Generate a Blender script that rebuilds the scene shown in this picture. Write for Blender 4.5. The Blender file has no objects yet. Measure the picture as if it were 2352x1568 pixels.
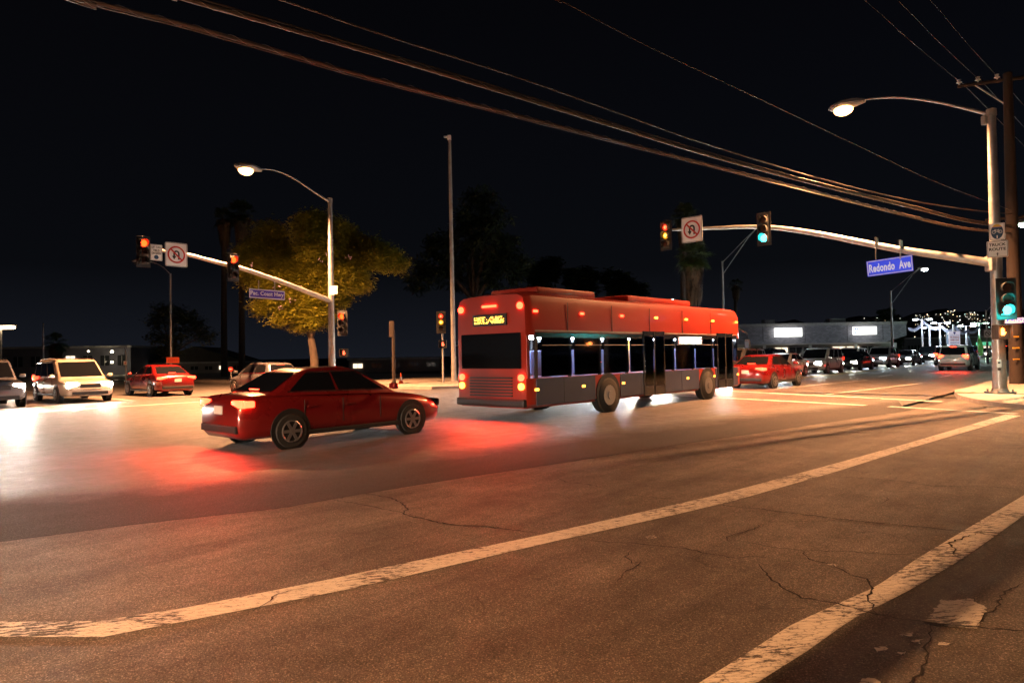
import bpy, bmesh, math, random
from mathutils import Vector, Matrix, Euler
random.seed(7)
sc = bpy.context.scene
R = math.radians
# ------------------------------------------------------------------ camera
CAM_H = 1.65
F = 1568.0                      # focal length in units of a 2352 px wide picture
cam_d = bpy.data.cameras.new('camera'); cam = bpy.data.objects.new('camera', cam_d)
sc.collection.objects.link(cam); sc.camera = cam
cam_d.sensor_width = 36.0; cam_d.lens = 24.0; cam_d.clip_start = 0.05; cam_d.clip_end = 9000
CM = Matrix.Translation((0, 0, CAM_H)) @ Matrix.Rotation(R(90 + 1.13), 4, 'X') @ Matrix.Rotation(R(-1.0), 4, 'Z')
cam.matrix_world = CM
# ------------------------------------------------------------------ world (night sky)
w = bpy.data.worlds.new('World'); sc.world = w; w.use_nodes = True
wn = w.node_tree.nodes; wl = w.node_tree.links
bg = wn['Background']
sky = wn.new('ShaderNodeTexSky'); sky.sky_type = 'NISHITA'; sky.sun_disc = False
sky.sun_elevation = R(-4.0); sky.sun_rotation = R(60); sky.air_density = 1.6; sky.dust_density = 2.0; sky.ozone_density = 3.0
wl.new(sky.outputs[0], bg.inputs[0]); bg.inputs[1].default_value = 0.008
bg2 = wn.new('ShaderNodeBackground'); gco = wn.new('ShaderNodeTexCoord'); sp3 = wn.new('ShaderNodeSeparateXYZ'); grp = wn.new('ShaderNodeValToRGB')
wl.new(gco.outputs['Generated'], sp3.inputs[0]); wl.new(sp3.outputs['Z'], grp.inputs[0]); wl.new(grp.outputs[0], bg2.inputs[0])
e_ = grp.color_ramp.elements; e_[0].position = 0.0; e_[0].color = (0.0036, 0.0042, 0.0062, 1); e_[1].position = 0.45; e_[1].color = (0.0007, 0.0007, 0.0010, 1)
e2_ = e_.new(0.12); e2_.color = (0.0012, 0.0014, 0.0020, 1)
add = wn.new('ShaderNodeAddShader'); wl.new(bg.outputs[0], add.inputs[0]); wl.new(bg2.outputs[0], add.inputs[1]); wl.new(add.outputs[0], wn['World Output'].inputs[0])
sc.view_settings.view_transform = 'Standard'; sc.view_settings.look = 'None'
sc.view_settings.exposure = 1.15; sc.view_settings.gamma = 1.0; sc.view_settings.use_curve_mapping = False
sc.render.engine = 'CYCLES'
sc.cycles.use_denoising = True; sc.cycles.use_light_tree = True
sc.cycles.max_bounces = 5; sc.cycles.diffuse_bounces = 2; sc.cycles.glossy_bounces = 3; sc.cycles.transmission_bounces = 3
sc.cycles.sample_clamp_indirect = 4.0
sc.cycles.caustics_reflective = False; sc.cycles.caustics_refractive = False

# ------------------------------------------------------------------ places
def ray(px, py):
    return (CM.to_3x3() @ Vector(((px - 1176) / F, -(py - 784) / F, -1)))
def W(px, py, depth):                      # surveyed point: direction seen in the photo + real distance
    d = ray(px, py); k = depth / d.y
    return Vector((d.x * k, d.y * k, CAM_H + d.z * k))
def G(px, py, z=0.0):                      # a point on the ground
    d = ray(px, py); k = (z - CAM_H) / d.z
    return Vector((d.x * k, d.y * k, z))
TH = R(42.2)
U = Vector((math.sin(TH), math.cos(TH), 0)); N = Vector((-U.y, U.x, 0))
ROT = math.atan2(U.y, U.x)                 # heading of the highway
def S(s, t, z=0.0):
    p = U * s + N * t; return Vector((p.x, p.y, z))
def ppm(depth): return F / depth
def face_rot(d): return math.atan2(d.y, d.x) + math.pi / 2

# ------------------------------------------------------------------ materials
def mat(name, col=(0.5, 0.5, 0.5), rough=0.6, metal=0.0, var=0.0, scale=6.0, bump=0.0, bscale=30.0, emis=None, es=0.0, coat=0.0, spec=0.5):
    m = bpy.data.materials.new(name); m.use_nodes = True
    nt = m.node_tree; b = nt.nodes['Principled BSDF']
    b.inputs['Base Color'].default_value = (*col, 1); b.inputs['Roughness'].default_value = rough
    b.inputs['Metallic'].default_value = metal; b.inputs['Specular IOR Level'].default_value = spec
    if coat: b.inputs['Coat Weight'].default_value = coat; b.inputs['Coat Roughness'].default_value = 0.08
    tc = nt.nodes.new('ShaderNodeTexCoord')
    if var:
        n = nt.nodes.new('ShaderNodeTexNoise'); n.inputs['Scale'].default_value = scale; n.inputs['Detail'].default_value = 6
        nt.links.new(tc.outputs['Object'], n.inputs['Vector'])
        r = nt.nodes.new('ShaderNodeValToRGB')
        r.color_ramp.elements[0].position = 0.3; r.color_ramp.elements[1].position = 0.7
        r.color_ramp.elements[0].color = (*[max(0, c * (1 - var)) for c in col], 1)
        r.color_ramp.elements[1].color = (*[min(1, c * (1 + var)) for c in col], 1)
        nt.links.new(n.outputs['Fac'], r.inputs[0]); nt.links.new(r.outputs[0], b.inputs['Base Color'])
        mr = nt.nodes.new('ShaderNodeMapRange'); mr.inputs['To Min'].default_value = max(0.02, rough * 0.75); mr.inputs['To Max'].default_value = min(1, rough * 1.25)
        nt.links.new(n.outputs['Fac'], mr.inputs[0]); nt.links.new(mr.outputs[0], b.inputs['Roughness'])
    if bump:
        n2 = nt.nodes.new('ShaderNodeTexNoise'); n2.inputs['Scale'].default_value = bscale; n2.inputs['Detail'].default_value = 4
        nt.links.new(tc.outputs['Object'], n2.inputs['Vector'])
        bp = nt.nodes.new('ShaderNodeBump'); bp.inputs['Strength'].default_value = bump; bp.inputs['Distance'].default_value = 0.02
        nt.links.new(n2.outputs['Fac'], bp.inputs['Height']); nt.links.new(bp.outputs[0], b.inputs['Normal'])
    if emis:
        b.inputs['Emission Color'].default_value = (*emis, 1); b.inputs['Emission Strength'].default_value = es
    return m

def asphalt(name, col, speck, stain, rough, crack=0.0, fade=None):
    m = bpy.data.materials.new(name); m.use_nodes = True
    nt = m.node_tree; L = nt.links; b = nt.nodes['Principled BSDF']; b.inputs['Specular IOR Level'].default_value = 0.32
    tc = nt.nodes.new('ShaderNodeTexCoord')
    mp = nt.nodes.new('ShaderNodeMapping'); mp.inputs['Rotation'].default_value = (0, 0, -ROT)
    L.new(tc.outputs['Object'], mp.inputs[0])
    def noise(scale, det=6, rg=0.6, vec=None):
        n = nt.nodes.new('ShaderNodeTexNoise'); n.inputs['Scale'].default_value = scale; n.inputs['Detail'].default_value = det; n.inputs['Roughness'].default_value = rg
        L.new(vec or tc.outputs['Object'], n.inputs['Vector']); return n.outputs['Fac']
    def ramp(f, a, bb, c0=0.0, c1=1.0):
        r = nt.nodes.new('ShaderNodeMapRange'); r.inputs['From Min'].default_value = a; r.inputs['From Max'].default_value = bb
        r.inputs['To Min'].default_value = c0; r.inputs['To Max'].default_value = c1; L.new(f, r.inputs[0]); return r.outputs[0]
    def mul(a, bb):
        x = nt.nodes.new('ShaderNodeMath'); x.operation = 'MULTIPLY'; L.new(a, x.inputs[0])
        if isinstance(bb, float): x.inputs[1].default_value = bb
        else: L.new(bb, x.inputs[1])
        return x.outputs[0]
    st = nt.nodes.new('ShaderNodeMapping'); st.inputs['Scale'].default_value = (0.22, 1.6, 1)
    L.new(mp.outputs[0], st.inputs[0])
    big = ramp(noise(0.55, 7, 0.65), 0.3, 0.7, 1 - stain, 1 + stain)
    wear = ramp(noise(0.9, 8, 0.7, st.outputs[0]), 0.34, 0.66, 1 - stain * 0.9, 1 + stain * 0.6)
    fine = ramp(noise(95, 2, 0.8), 0.3, 0.72, 1 - speck, 1 + speck)
    vo = nt.nodes.new('ShaderNodeTexVoronoi'); vo.inputs['Scale'].default_value = 160; L.new(tc.outputs['Object'], vo.inputs['Vector'])
    sep = nt.nodes.new('ShaderNodeSeparateColor'); L.new(vo.outputs['Color'], sep.inputs[0])
    grit = ramp(sep.outputs[0], 0.80, 0.95, 1.0, 1.0 + speck * 3.0)
    blot = ramp(noise(5, 5, 0.75), 0.33, 0.42, 0.72, 1.0)
    v = mul(mul(mul(mul(big, wear), fine), grit), blot)
    if crack:
        wp = nt.nodes.new('ShaderNodeTexNoise'); wp.inputs['Scale'].default_value = 1.4; wp.inputs['Detail'].default_value = 7; L.new(tc.outputs['Object'], wp.inputs['Vector'])
        mx = nt.nodes.new('ShaderNodeMix'); mx.data_type = 'VECTOR'; mx.inputs[0].default_value = 0.35
        L.new(tc.outputs['Object'], mx.inputs[4]); L.new(wp.outputs['Color'], mx.inputs[5])
        vc = nt.nodes.new('ShaderNodeTexVoronoi'); vc.feature = 'DISTANCE_TO_EDGE'; vc.inputs['Scale'].default_value = 0.9
        L.new(mx.outputs[1], vc.inputs['Vector'])
        cl = ramp(vc.outputs['Distance'], 0.0, 0.006, 1 - crack, 1.0)
        gate = ramp(noise(0.8, 2), 0.52, 0.60, 0, 1)
        g1 = nt.nodes.new('ShaderNodeMix'); g1.data_type = 'FLOAT'; L.new(gate, g1.inputs[0]); g1.inputs[2].default_value = 1.0; L.new(cl, g1.inputs[3])
        v = mul(v, g1.outputs[0])
    cm = nt.nodes.new('ShaderNodeVectorMath'); cm.operation = 'SCALE'; cm.inputs[0].default_value = col
    rough_o = ramp(noise(3, 6, 0.7), 0.3, 0.7, rough - 0.1, rough + 0.12)
    if fade:      # dark strip colour and roughness blend into the lighter highway tone at its far edge
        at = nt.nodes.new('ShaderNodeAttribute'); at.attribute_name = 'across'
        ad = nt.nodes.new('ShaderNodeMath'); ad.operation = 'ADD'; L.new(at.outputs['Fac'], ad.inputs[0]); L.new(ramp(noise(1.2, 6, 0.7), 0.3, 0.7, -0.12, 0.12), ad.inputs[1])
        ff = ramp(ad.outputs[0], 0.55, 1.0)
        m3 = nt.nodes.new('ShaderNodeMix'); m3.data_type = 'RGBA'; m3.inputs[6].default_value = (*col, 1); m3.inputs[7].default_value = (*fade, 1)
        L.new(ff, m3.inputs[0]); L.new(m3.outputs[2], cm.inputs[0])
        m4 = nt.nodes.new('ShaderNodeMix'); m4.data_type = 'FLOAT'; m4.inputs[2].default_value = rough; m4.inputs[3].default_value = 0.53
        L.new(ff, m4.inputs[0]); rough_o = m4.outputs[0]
    L.new(v, cm.inputs['Scale']); L.new(cm.outputs[0], b.inputs['Base Color'])
    L.new(rough_o, b.inputs['Roughness'])
    bp = nt.nodes.new('ShaderNodeBump'); bp.inputs['Strength'].default_value = 0.8; bp.inputs['Distance'].default_value = 0.008
    hs = nt.nodes.new('ShaderNodeMath'); hs.operation = 'ADD'; L.new(noise(120, 3, 0.8), hs.inputs[0]); L.new(mul(noise(22, 4, 0.8), 1.6), hs.inputs[1]); L.new(hs.outputs[0], bp.inputs['Height']); L.new(bp.outputs[0], b.inputs['Normal'])
    return m

def worn_paint(name, col, wear, under=(0.075, 0.066, 0.06)):
    """Thick old road paint, crazed and flaked so that the asphalt shows between the islands."""
    m = bpy.data.materials.new(name); m.use_nodes = True
    nt = m.node_tree; L = nt.links; b = nt.nodes['Principled BSDF']
    tc = nt.nodes.new('ShaderNodeTexCoord')
    mp = nt.nodes.new('ShaderNodeMapping'); mp.inputs['Rotation'].default_value = (0, 0, R(-8)); L.new(tc.outputs['Object'], mp.inputs[0])
    st = nt.nodes.new('ShaderNodeMapping'); st.inputs['Scale'].default_value = (1.0, 3.2, 1); L.new(mp.outputs[0], st.inputs[0])
    n = nt.nodes.new('ShaderNodeTexNoise'); n.inputs['Scale'].default_value = 9; n.inputs['Detail'].default_value = 9; n.inputs['Roughness'].default_value = 0.75
    L.new(st.outputs[0], n.inputs['Vector'])
    n2 = nt.nodes.new('ShaderNodeTexNoise'); n2.inputs['Scale'].default_value = 1.3; n2.inputs['Detail'].default_value = 3
    L.new(tc.outputs['Object'], n2.inputs['Vector'])
    vo = nt.nodes.new('ShaderNodeTexVoronoi'); vo.feature = 'DISTANCE_TO_EDGE'; vo.inputs['Scale'].default_value = 11
    wob = nt.nodes.new('ShaderNodeMix'); wob.data_type = 'VECTOR'; wob.inputs[0].default_value = 0.12
    L.new(st.outputs[0], wob.inputs[4]); L.new(n.outputs['Color'], wob.inputs[5]); L.new(wob.outputs[1], vo.inputs['Vector'])
    def mr(f, a, c, o0=0.0, o1=1.0):
        r = nt.nodes.new('ShaderNodeMapRange'); r.inputs['From Min'].default_value = a; r.inputs['From Max'].default_value = c
        r.inputs['To Min'].default_value = o0; r.inputs['To Max'].default_value = o1; L.new(f, r.inputs[0]); return r.outputs[0]
    def mt(op, a, c):
        x = nt.nodes.new('ShaderNodeMath'); x.operation = op
        for i, q in enumerate((a, c)):
            if isinstance(q, float): x.inputs[i].default_value = q
            else: L.new(q, x.inputs[i])
        return x.outputs[0]
    thr = mt('ADD', n.outputs['Fac'], mt('MULTIPLY', n2.outputs['Fac'], 0.55))
    paint = mr(thr, wear - 0.02, wear + 0.02)
    edge = mr(vo.outputs['Distance'], 0.012, 0.03)
    crz = mr(thr, wear + 0.10, wear + 0.22)         # crazing only where the paint is thin
    keep = mt('MAXIMUM', edge, crz)
    fac = mt('MULTIPLY', paint, keep)
    dirt = mr(n.outputs['Fac'], 0.3, 0.75, 0.72, 1.05)
    pc = nt.nodes.new('ShaderNodeVectorMath'); pc.operation = 'SCALE'; pc.inputs[0].default_value = col; L.new(dirt, pc.inputs['Scale'])
    mx = nt.nodes.new('ShaderNodeMix'); mx.data_type = 'RGBA'; mx.inputs[6].default_value = (*under, 1)
    L.new(fac, mx.inputs[0]); L.new(pc.outputs[0], mx.inputs[7]); L.new(mx.outputs[2], b.inputs['Base Color'])
    b.inputs['Roughness'].default_value = 0.65
    bp = nt.nodes.new('ShaderNodeBump'); bp.inputs['Strength'].default_value = 0.6; bp.inputs['Distance'].default_value = 0.004
    L.new(fac, bp.inputs['Height']); L.new(bp.outputs[0], b.inputs['Normal'])
    return m

def glow(name, col, s): return mat(name, (0.02, 0.02, 0.02), 0.4, emis=col, es=s)

M = {}
M['road'] = asphalt('highway_asphalt', (0.092, 0.085, 0.08), 0.40, 0.25, 0.52)
M['strip'] = asphalt('dark_strip_asphalt', (0.030, 0.028, 0.028), 0.7, 0.18, 0.80, fade=(0.088, 0.083, 0.078))
M['old'] = asphalt('old_brown_asphalt', (0.112, 0.094, 0.080), 0.60, 0.45, 0.70, crack=0.5)
M['paint'] = worn_paint('worn_white_paint', (0.80, 0.74, 0.66), 0.71)
M['paint_fine'] = worn_paint('thin_white_paint', (0.72, 0.70, 0.66), 0.64)
M['paint_flake'] = worn_paint('flaked_white_paint', (0.78, 0.72, 0.64), 0.72)
M['crack'] = mat('crack_filler', (0.012, 0.010, 0.009), 0.95)
M['concrete'] = mat('pavement_concrete', (0.36, 0.33, 0.30), 0.85, var=0.18, scale=1.4, bump=0.3, bscale=60)
M['kerb'] = mat('kerb_concrete', (0.30, 0.28, 0.26), 0.85, var=0.25, scale=3, bump=0.4, bscale=40)
M['dirt'] = mat('dark_ground', (0.05, 0.045, 0.04), 0.95, var=0.3, scale=0.5)
M['grass'] = mat('grass_blades', (0.05, 0.11, 0.025), 0.7, var=0.4, scale=3)
M['galv'] = mat('galvanised_steel', (0.42, 0.42, 0.42), 0.42, 0.75, var=0.14, scale=5, bump=0.05)
M['galv_dull'] = mat('dull_galvanised_steel', (0.34, 0.33, 0.32), 0.6, 0.35, var=0.2, scale=4)
M['steel'] = mat('bright_steel', (0.5, 0.5, 0.5), 0.3, 0.9)
M['wood'] = mat('weathered_pole_wood', (0.024, 0.015, 0.011), 0.9, var=0.35, scale=6, bump=0.6, bscale=25)
M['black'] = mat('black_paint', (0.012, 0.012, 0.013), 0.5)
M['housing'] = mat('signal_housing_black', (0.013, 0.014, 0.013), 0.45)
M['visor'] = mat('signal_visor_black', (0.02, 0.02, 0.02), 0.55)
M['rubber'] = mat('tyre_rubber', (0.015, 0.015, 0.015), 0.8)
M['rim'] = mat('alloy_rim', (0.35, 0.35, 0.36), 0.3, 0.85)
M['glass'] = mat('dark_vehicle_glass', (0.006, 0.007, 0.009), 0.06, 0.0, spec=0.8)
M['chrome'] = mat('chrome', (0.6, 0.6, 0.6), 0.15, 1.0)
M['sign_white'] = mat('sign_white', (0.84, 0.82, 0.80), 0.5, var=0.05, scale=3)
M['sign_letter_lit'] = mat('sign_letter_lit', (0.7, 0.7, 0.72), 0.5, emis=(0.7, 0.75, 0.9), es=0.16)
M['sign_black'] = mat('sign_black', (0.02, 0.02, 0.02), 0.6)
M['sign_red'] = mat('sign_red', (0.55, 0.03, 0.02), 0.5)
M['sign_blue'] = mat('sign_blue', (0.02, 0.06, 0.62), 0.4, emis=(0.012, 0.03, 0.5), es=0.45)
M['sign_purple'] = mat('sign_purple', (0.09, 0.05, 0.45), 0.45)
M['sign_navy'] = mat('sign_navy', (0.01, 0.05, 0.12), 0.5)
M['sign_orange'] = mat('sign_orange', (0.85, 0.12, 0.03), 0.5)
M['sign_yellow'] = mat('sign_yellow', (0.8, 0.45, 0.05), 0.5)
M['sodium'] = glow('sodium_lamp', (1.0, 0.46, 0.15), 6)
M['led'] = glow('led_lamp', (0.80, 0.95, 1.0), 25)
M['ledgreen'] = glow('mercury_lamp', (0.6, 1.0, 0.7), 25)
M['red_on'] = glow('signal_red_lit', (1.0, 0.018, 0.002), 9)
M['red_arrow'] = glow('signal_arrow_red', (1.0, 0.16, 0.06), 2.2)
M['red_dim'] = glow('signal_red_disc', (0.9, 0.02, 0.004), 1.0)
M['amber_arrow'] = glow('signal_arrow_amber', (1.0, 0.6, 0.12), 2.2)
M['amber_dim'] = glow('signal_amber_disc', (0.9, 0.30, 0.004), 0.8)
M['green_on'] = glow('signal_green_lit', (0.010, 0.62, 0.60), 24)
M['lens_off'] = mat('signal_lens_unlit', (0.04, 0.02, 0.015), 0.25)
M['hand_on'] = glow('hand_symbol_orange', (1.0, 0.16, 0.02), 14)
M['hand_red'] = glow('hand_symbol_red', (1.0, 0.10, 0.04), 2.5)
M['tail'] = glow('tail_lamp_lit', (1.0, 0.03, 0.010), 9)
M['tail_dim'] = mat('tail_lamp_lens', (0.25, 0.005, 0.004), 0.25, emis=(1.0, 0.03, 0.01), es=1.2)
M['amber'] = glow('amber_lamp_lit', (1.0, 0.35, 0.03), 5)
M['head'] = glow('headlamp_lit', (1.0, 0.93, 0.78), 120)
M['head_blue'] = glow('headlamp_cool_lit', (0.72, 0.82, 1.0), 130)
M['plate'] = mat('number_plate', (0.6, 0.6, 0.58), 0.5)
M['bark'] = mat('bark', (0.05, 0.036, 0.026), 0.95, var=0.3, scale=4, bump=0.6)
# ------------------------------------------------------------------ mesh helpers
class MB:
    def __init__(s): s.v = []; s.f = []
    def add(s, vs, fs, mx=None):
        o = len(s.v)
        s.v += [tuple(mx @ Vector(p)) if mx else tuple(p) for p in vs]
        s.f += [tuple(i + o for i in q) for q in fs]; return s
    def box(s, c, d, mx=None, bev=0.0):
        x, y, z = d[0] / 2, d[1] / 2, d[2] / 2
        if bev <= 0:
            vs = [(c[0] + a * x, c[1] + b * y, c[2] + e * z) for a in (-1, 1) for b in (-1, 1) for e in (-1, 1)]
            return s.add(vs, [(0, 1, 3, 2), (4, 6, 7, 5), (0, 4, 5, 1), (2, 3, 7, 6), (0, 2, 6, 4), (1, 5, 7, 3)], mx)
        bm = bmesh.new(); bmesh.ops.create_cube(bm, size=1.0)
        for v in bm.verts: v.co = Vector((v.co.x * d[0], v.co.y * d[1], v.co.z * d[2]))
        bmesh.ops.bevel(bm, geom=list(bm.edges), offset=min(bev, min(d) * 0.45), segments=2, affect='EDGES', profile=0.6)
        bm.verts.index_update()
        vs = [v.co + Vector(c) for v in bm.verts]; fs = [tuple(v.index for v in f.verts) for f in bm.faces]; bm.free()
        return s.add(vs, fs, mx)
    def tube(s, pts, rad, n=8, cap=True, mx=None):
        pts = [Vector(p) for p in pts]
        if not hasattr(rad, '__len__'): rad = [rad] * len(pts)
        vs = []; fs = []; ref = None
        for i, p in enumerate(pts):
            d = (pts[min(i + 1, len(pts) - 1)] - pts[max(i - 1, 0)])
            d = d.normalized() if d.length > 1e-9 else Vector((0, 0, 1))
            if ref is None: ref = Vector((0, 0, 1)) if abs(d.z) < 0.9 else Vector((1, 0, 0))
            a = d.cross(ref)
            if a.length < 1e-4: a = d.cross(Vector((0, 1, 0.1)))
            a.normalize(); b = d.cross(a).normalized(); ref = -b if False else ref
            for k in range(n):
                t = 2 * math.pi * k / n; vs.append(p + (a * math.cos(t) + b * math.sin(t)) * rad[i])
        for i in range(len(pts) - 1):
            for k in range(n):
                fs.append((i * n + k, i * n + (k + 1) % n, (i + 1) * n + (k + 1) % n, (i + 1) * n + k))
        if cap: fs.append(tuple(range(n))[::-1]); fs.append(tuple((len(pts) - 1) * n + k for k in range(n)))
        return s.add(vs, fs, mx)
    def cyl(s, c, r, h, n=16, axis='Z', r2=None, mx=None):
        a = {'X': Vector((1, 0, 0)), 'Y': Vector((0, 1, 0)), 'Z': Vector((0, 0, 1))}[axis] * h / 2
        c = Vector(c); return s.tube([c - a, c + a], [r, r if r2 is None else r2], n, True, mx)
    def prism(s, poly, y0, y1, mx=None):       # polygon in XZ, extruded along Y
        n = len(poly)
        vs = [(x, y0, z) for x, z in poly] + [(x, y1, z) for x, z in poly]
        fs = [tuple(range(n)), tuple(range(n, 2 * n))[::-1]] + [(i, i + n, (i + 1) % n + n, (i + 1) % n) for i in range(n)]
        return s.add(vs, fs, mx)
    def slab(s, poly, z0, z1):                 # polygon in XY, extruded along Z
        n = len(poly)
        vs = [(p[0], p[1], z1) for p in poly] + [(p[0], p[1], z0) for p in poly]
        fs = [tuple(range(n)), tuple(range(n, 2 * n))[::-1]] + [(i, i + n, (i + 1) % n + n, (i + 1) % n) for i in range(n)]
        return s.add(vs, fs)
    def sheet(s, poly, z): return s.add([(p[0], p[1], z) for p in poly], [tuple(range(len(poly)))])
    def ball(s, c, r, n=10, sc_=(1, 1, 1), mx=None):
        vs = []; fs = []
        m = n // 2
        for i in range(m + 1):
            ph = math.pi * i / m
            for k in range(n):
                t = 2 * math.pi * k / n
                vs.append((c[0] + r * sc_[0] * math.sin(ph) * math.cos(t), c[1] + r * sc_[1] * math.sin(ph) * math.sin(t), c[2] + r * sc_[2] * math.cos(ph)))
        for i in range(m):
            for k in range(n): fs.append((i * n + k, (i + 1) * n + k, (i + 1) * n + (k + 1) % n, i * n + (k + 1) % n))
        return s.add(vs, fs, mx)
    def loft(s, rings, close=True, caps=True, mx=None):
        n = len(rings[0]); vs = [p for r in rings for p in r]; fs = []
        for i in range(len(rings) - 1):
            for k in range(n if close else n - 1):
                fs.append((i * n + k, i * n + (k + 1) % n, (i + 1) * n + (k + 1) % n, (i + 1) * n + k))
        if caps: fs.append(tuple(range(n))[::-1]); fs.append(tuple((len(rings) - 1) * n + k for k in range(n)))
        return s.add(vs, fs, mx)
    def mesh(s, name, smooth=None, fix=True):
        me = bpy.data.meshes.new(name); me.from_pydata(s.v, [], s.f); me.validate()
        if fix:
            bm = bmesh.new(); bm.from_mesh(me); bmesh.ops.recalc_face_normals(bm, faces=list(bm.faces)); bm.to_mesh(me); bm.free()
        if smooth is not None:
            me.shade_smooth(); me.set_sharp_from_angle(angle=R(smooth))
        return me
    def build(s, name, m, parent=None, smooth=None, loc=None, rz=0.0, fix=True, label=None):
        me = s.mesh(name, smooth, fix); me.materials.append(m)
        o = bpy.data.objects.new(name, me); sc.collection.objects.link(o)
        if parent: o.parent = parent
        if loc is not None: o.location = loc
        if rz: o.rotation_euler.z = rz
        if label: o['label'] = label
        return o

def tag(o, label=None, cat=None, group=None, kind=None):
    if label: o['label'] = label
    if cat: o['category'] = cat
    if group: o['group'] = group
    if kind: o['kind'] = kind
    return o
def thing(name, loc, rz, label, cat, group=None, rx=0, ry=0):
    o = bpy.data.objects.new(name, None); sc.collection.objects.link(o); o.empty_display_size = 0.2
    o.location = loc; o.rotation_euler = (rx, ry, rz); return tag(o, label, cat, group)
def struct(o): o['kind'] = 'structure'; return o
def kids(o): return list(o.children)
def copy_tree(o, parent=None):
    ch = kids(o); c = o.copy(); sc.collection.objects.link(c)
    if parent: c.parent = parent
    for k in ch: copy_tree(k, c)
    return c
def find(o, name):
    out = []
    for k in o.children:
        if k.name.split('.')[0] == name: out.append(k)
        out += find(k, name)
    return out
def recolour(o, m):
    o.material_slots[0].link = 'OBJECT'; o.material_slots[0].material = m

_dg = None
def text_poly(txt, size, extr=0.0, bold=0.0, space=1.0):
    cu = bpy.data.curves.new('t', 'FONT'); cu.body = txt; cu.size = size; cu.align_x = 'CENTER'; cu.align_y = 'CENTER'
    cu.extrude = extr; cu.offset = bold; cu.space_character = space; cu.resolution_u = 3; cu.space_line = 0.95
    o = bpy.data.objects.new('t', cu); sc.collection.objects.link(o)
    bpy.context.view_layer.update()
    me = bpy.data.meshes.new_from_object(o.evaluated_get(bpy.context.evaluated_depsgraph_get()))
    vs = [v.co.copy() for v in me.vertices]; fs = [tuple(p.vertices) for p in me.polygons]
    bpy.data.objects.remove(o); bpy.data.curves.remove(cu); bpy.data.meshes.remove(me)
    return vs, fs
def lettering(parent, txt, size, x, z, m, y=-0.012, fitw=None, fith=None, bold=0.0, space=1.0, name='lettering', lines=None):
    vs, fs = text_poly(txt, size, 0.0015, bold, space)
    xs = [v.x for v in vs]; ys = [v.y for v in vs]
    cx = (min(xs) + max(xs)) / 2; cy = (min(ys) + max(ys)) / 2
    kx = fitw / (max(xs) - min(xs)) if fitw else 1; ky = fith / (max(ys) - min(ys)) if fith else (1 if not fitw else 1)
    b = MB(); b.add([((v.x - cx) * kx + x, y - v.z, (v.y - cy) * ky + z) for v in vs], fs)
    return b.build(name, m, parent, fix=False)

# ------------------------------------------------------------------ ground and roads
def poly_strip(top, bot, z):
    """ribbon between two pixel-surveyed edges on the ground, resampled"""
    def res(pts, n=40):
        ps = [G(*p) for p in pts]; L = [0]
        for a, b in zip(ps, ps[1:]): L.append(L[-1] + (b - a).length)
        out = []
        for i in range(n + 1):
            d = L[-1] * i / n; j = 0
            while j < len(L) - 2 and L[j + 1] < d: j += 1
            k = (d - L[j]) / max(1e-9, L[j + 1] - L[j]); out.append(ps[j].lerp(ps[j + 1], k))
        return out
    a = res(top); b = res(bot); m = MB()
    vs = [(p.x, p.y, z) for p in a] + [(p.x, p.y, z) for p in b]; n = len(a)
    m.add(vs, [(i, i + 1, n + i + 1, n + i) for i in range(n - 1)]); return m
def up(m):   # make sheets face up
    return m
def line_on(p0, p1, width, z, m=None):
    m = m or MB(); p0 = Vector(p0); p1 = Vector(p1); d = (p1 - p0); d.z = 0; d.normalize(); q = Vector((-d.y, d.x, 0)) * width / 2
    return m.add([(p0 + q).xy[:] + (z,), (p0 - q).xy[:] + (z,), (p1 - q).xy[:] + (z,), (p1 + q).xy[:] + (z,)], [(0, 1, 2, 3)])

struct(MB().sheet([(-3500, -3500), (5000, -3500), (5000, 5000), (-3500, 5000)], -0.06).build('ground', M['dirt']))
# highway (wide sheet; both streets share it)
hw = [S(-160, 4.9), S(400, 4.9), S(400, 24.6), S(25, 24.6), S(22.5, 26.0), S(22, 28.5), S(22, 150), S(-3, 150), S(-3, 28.5), S(-4, 26), S(-7, 24.6), S(-160, 24.6)]
struct(MB().sheet(hw, 0.0).build('highway', M['road']))
side = [S(-60, 4.9), S(60, 4.9), S(60, -60), S(-60, -60)]
edge_px = [(-300, 1290), (0, 1245), (300, 1206), (640, 1168), (860, 1130), (1060, 1098), (1300, 1062), (1600, 1015), (1850, 978), (2080, 945), (2200, 918)]
bp_ = [G(*p) for p in edge_px]
old = [p.xy[:] for p in bp_] + [S(34, 4.6).xy[:], S(60, -20).xy[:], S(10, -60).xy[:], S(-40, -40).xy[:], S(-40, 6).xy[:]]
struct(MB().sheet(old, 0.004).build('side_road', M['old']))
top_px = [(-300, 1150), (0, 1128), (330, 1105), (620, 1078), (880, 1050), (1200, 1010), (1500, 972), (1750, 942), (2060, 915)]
so = struct(poly_strip(top_px, edge_px[:10], 0.004).build('dark_road_strip', M['strip'], fix=False))
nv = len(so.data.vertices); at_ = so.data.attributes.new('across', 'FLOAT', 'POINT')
for i_ in range(nv): at_.data[i_].value = 1.0 if i_ < nv // 2 else 0.0

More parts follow.
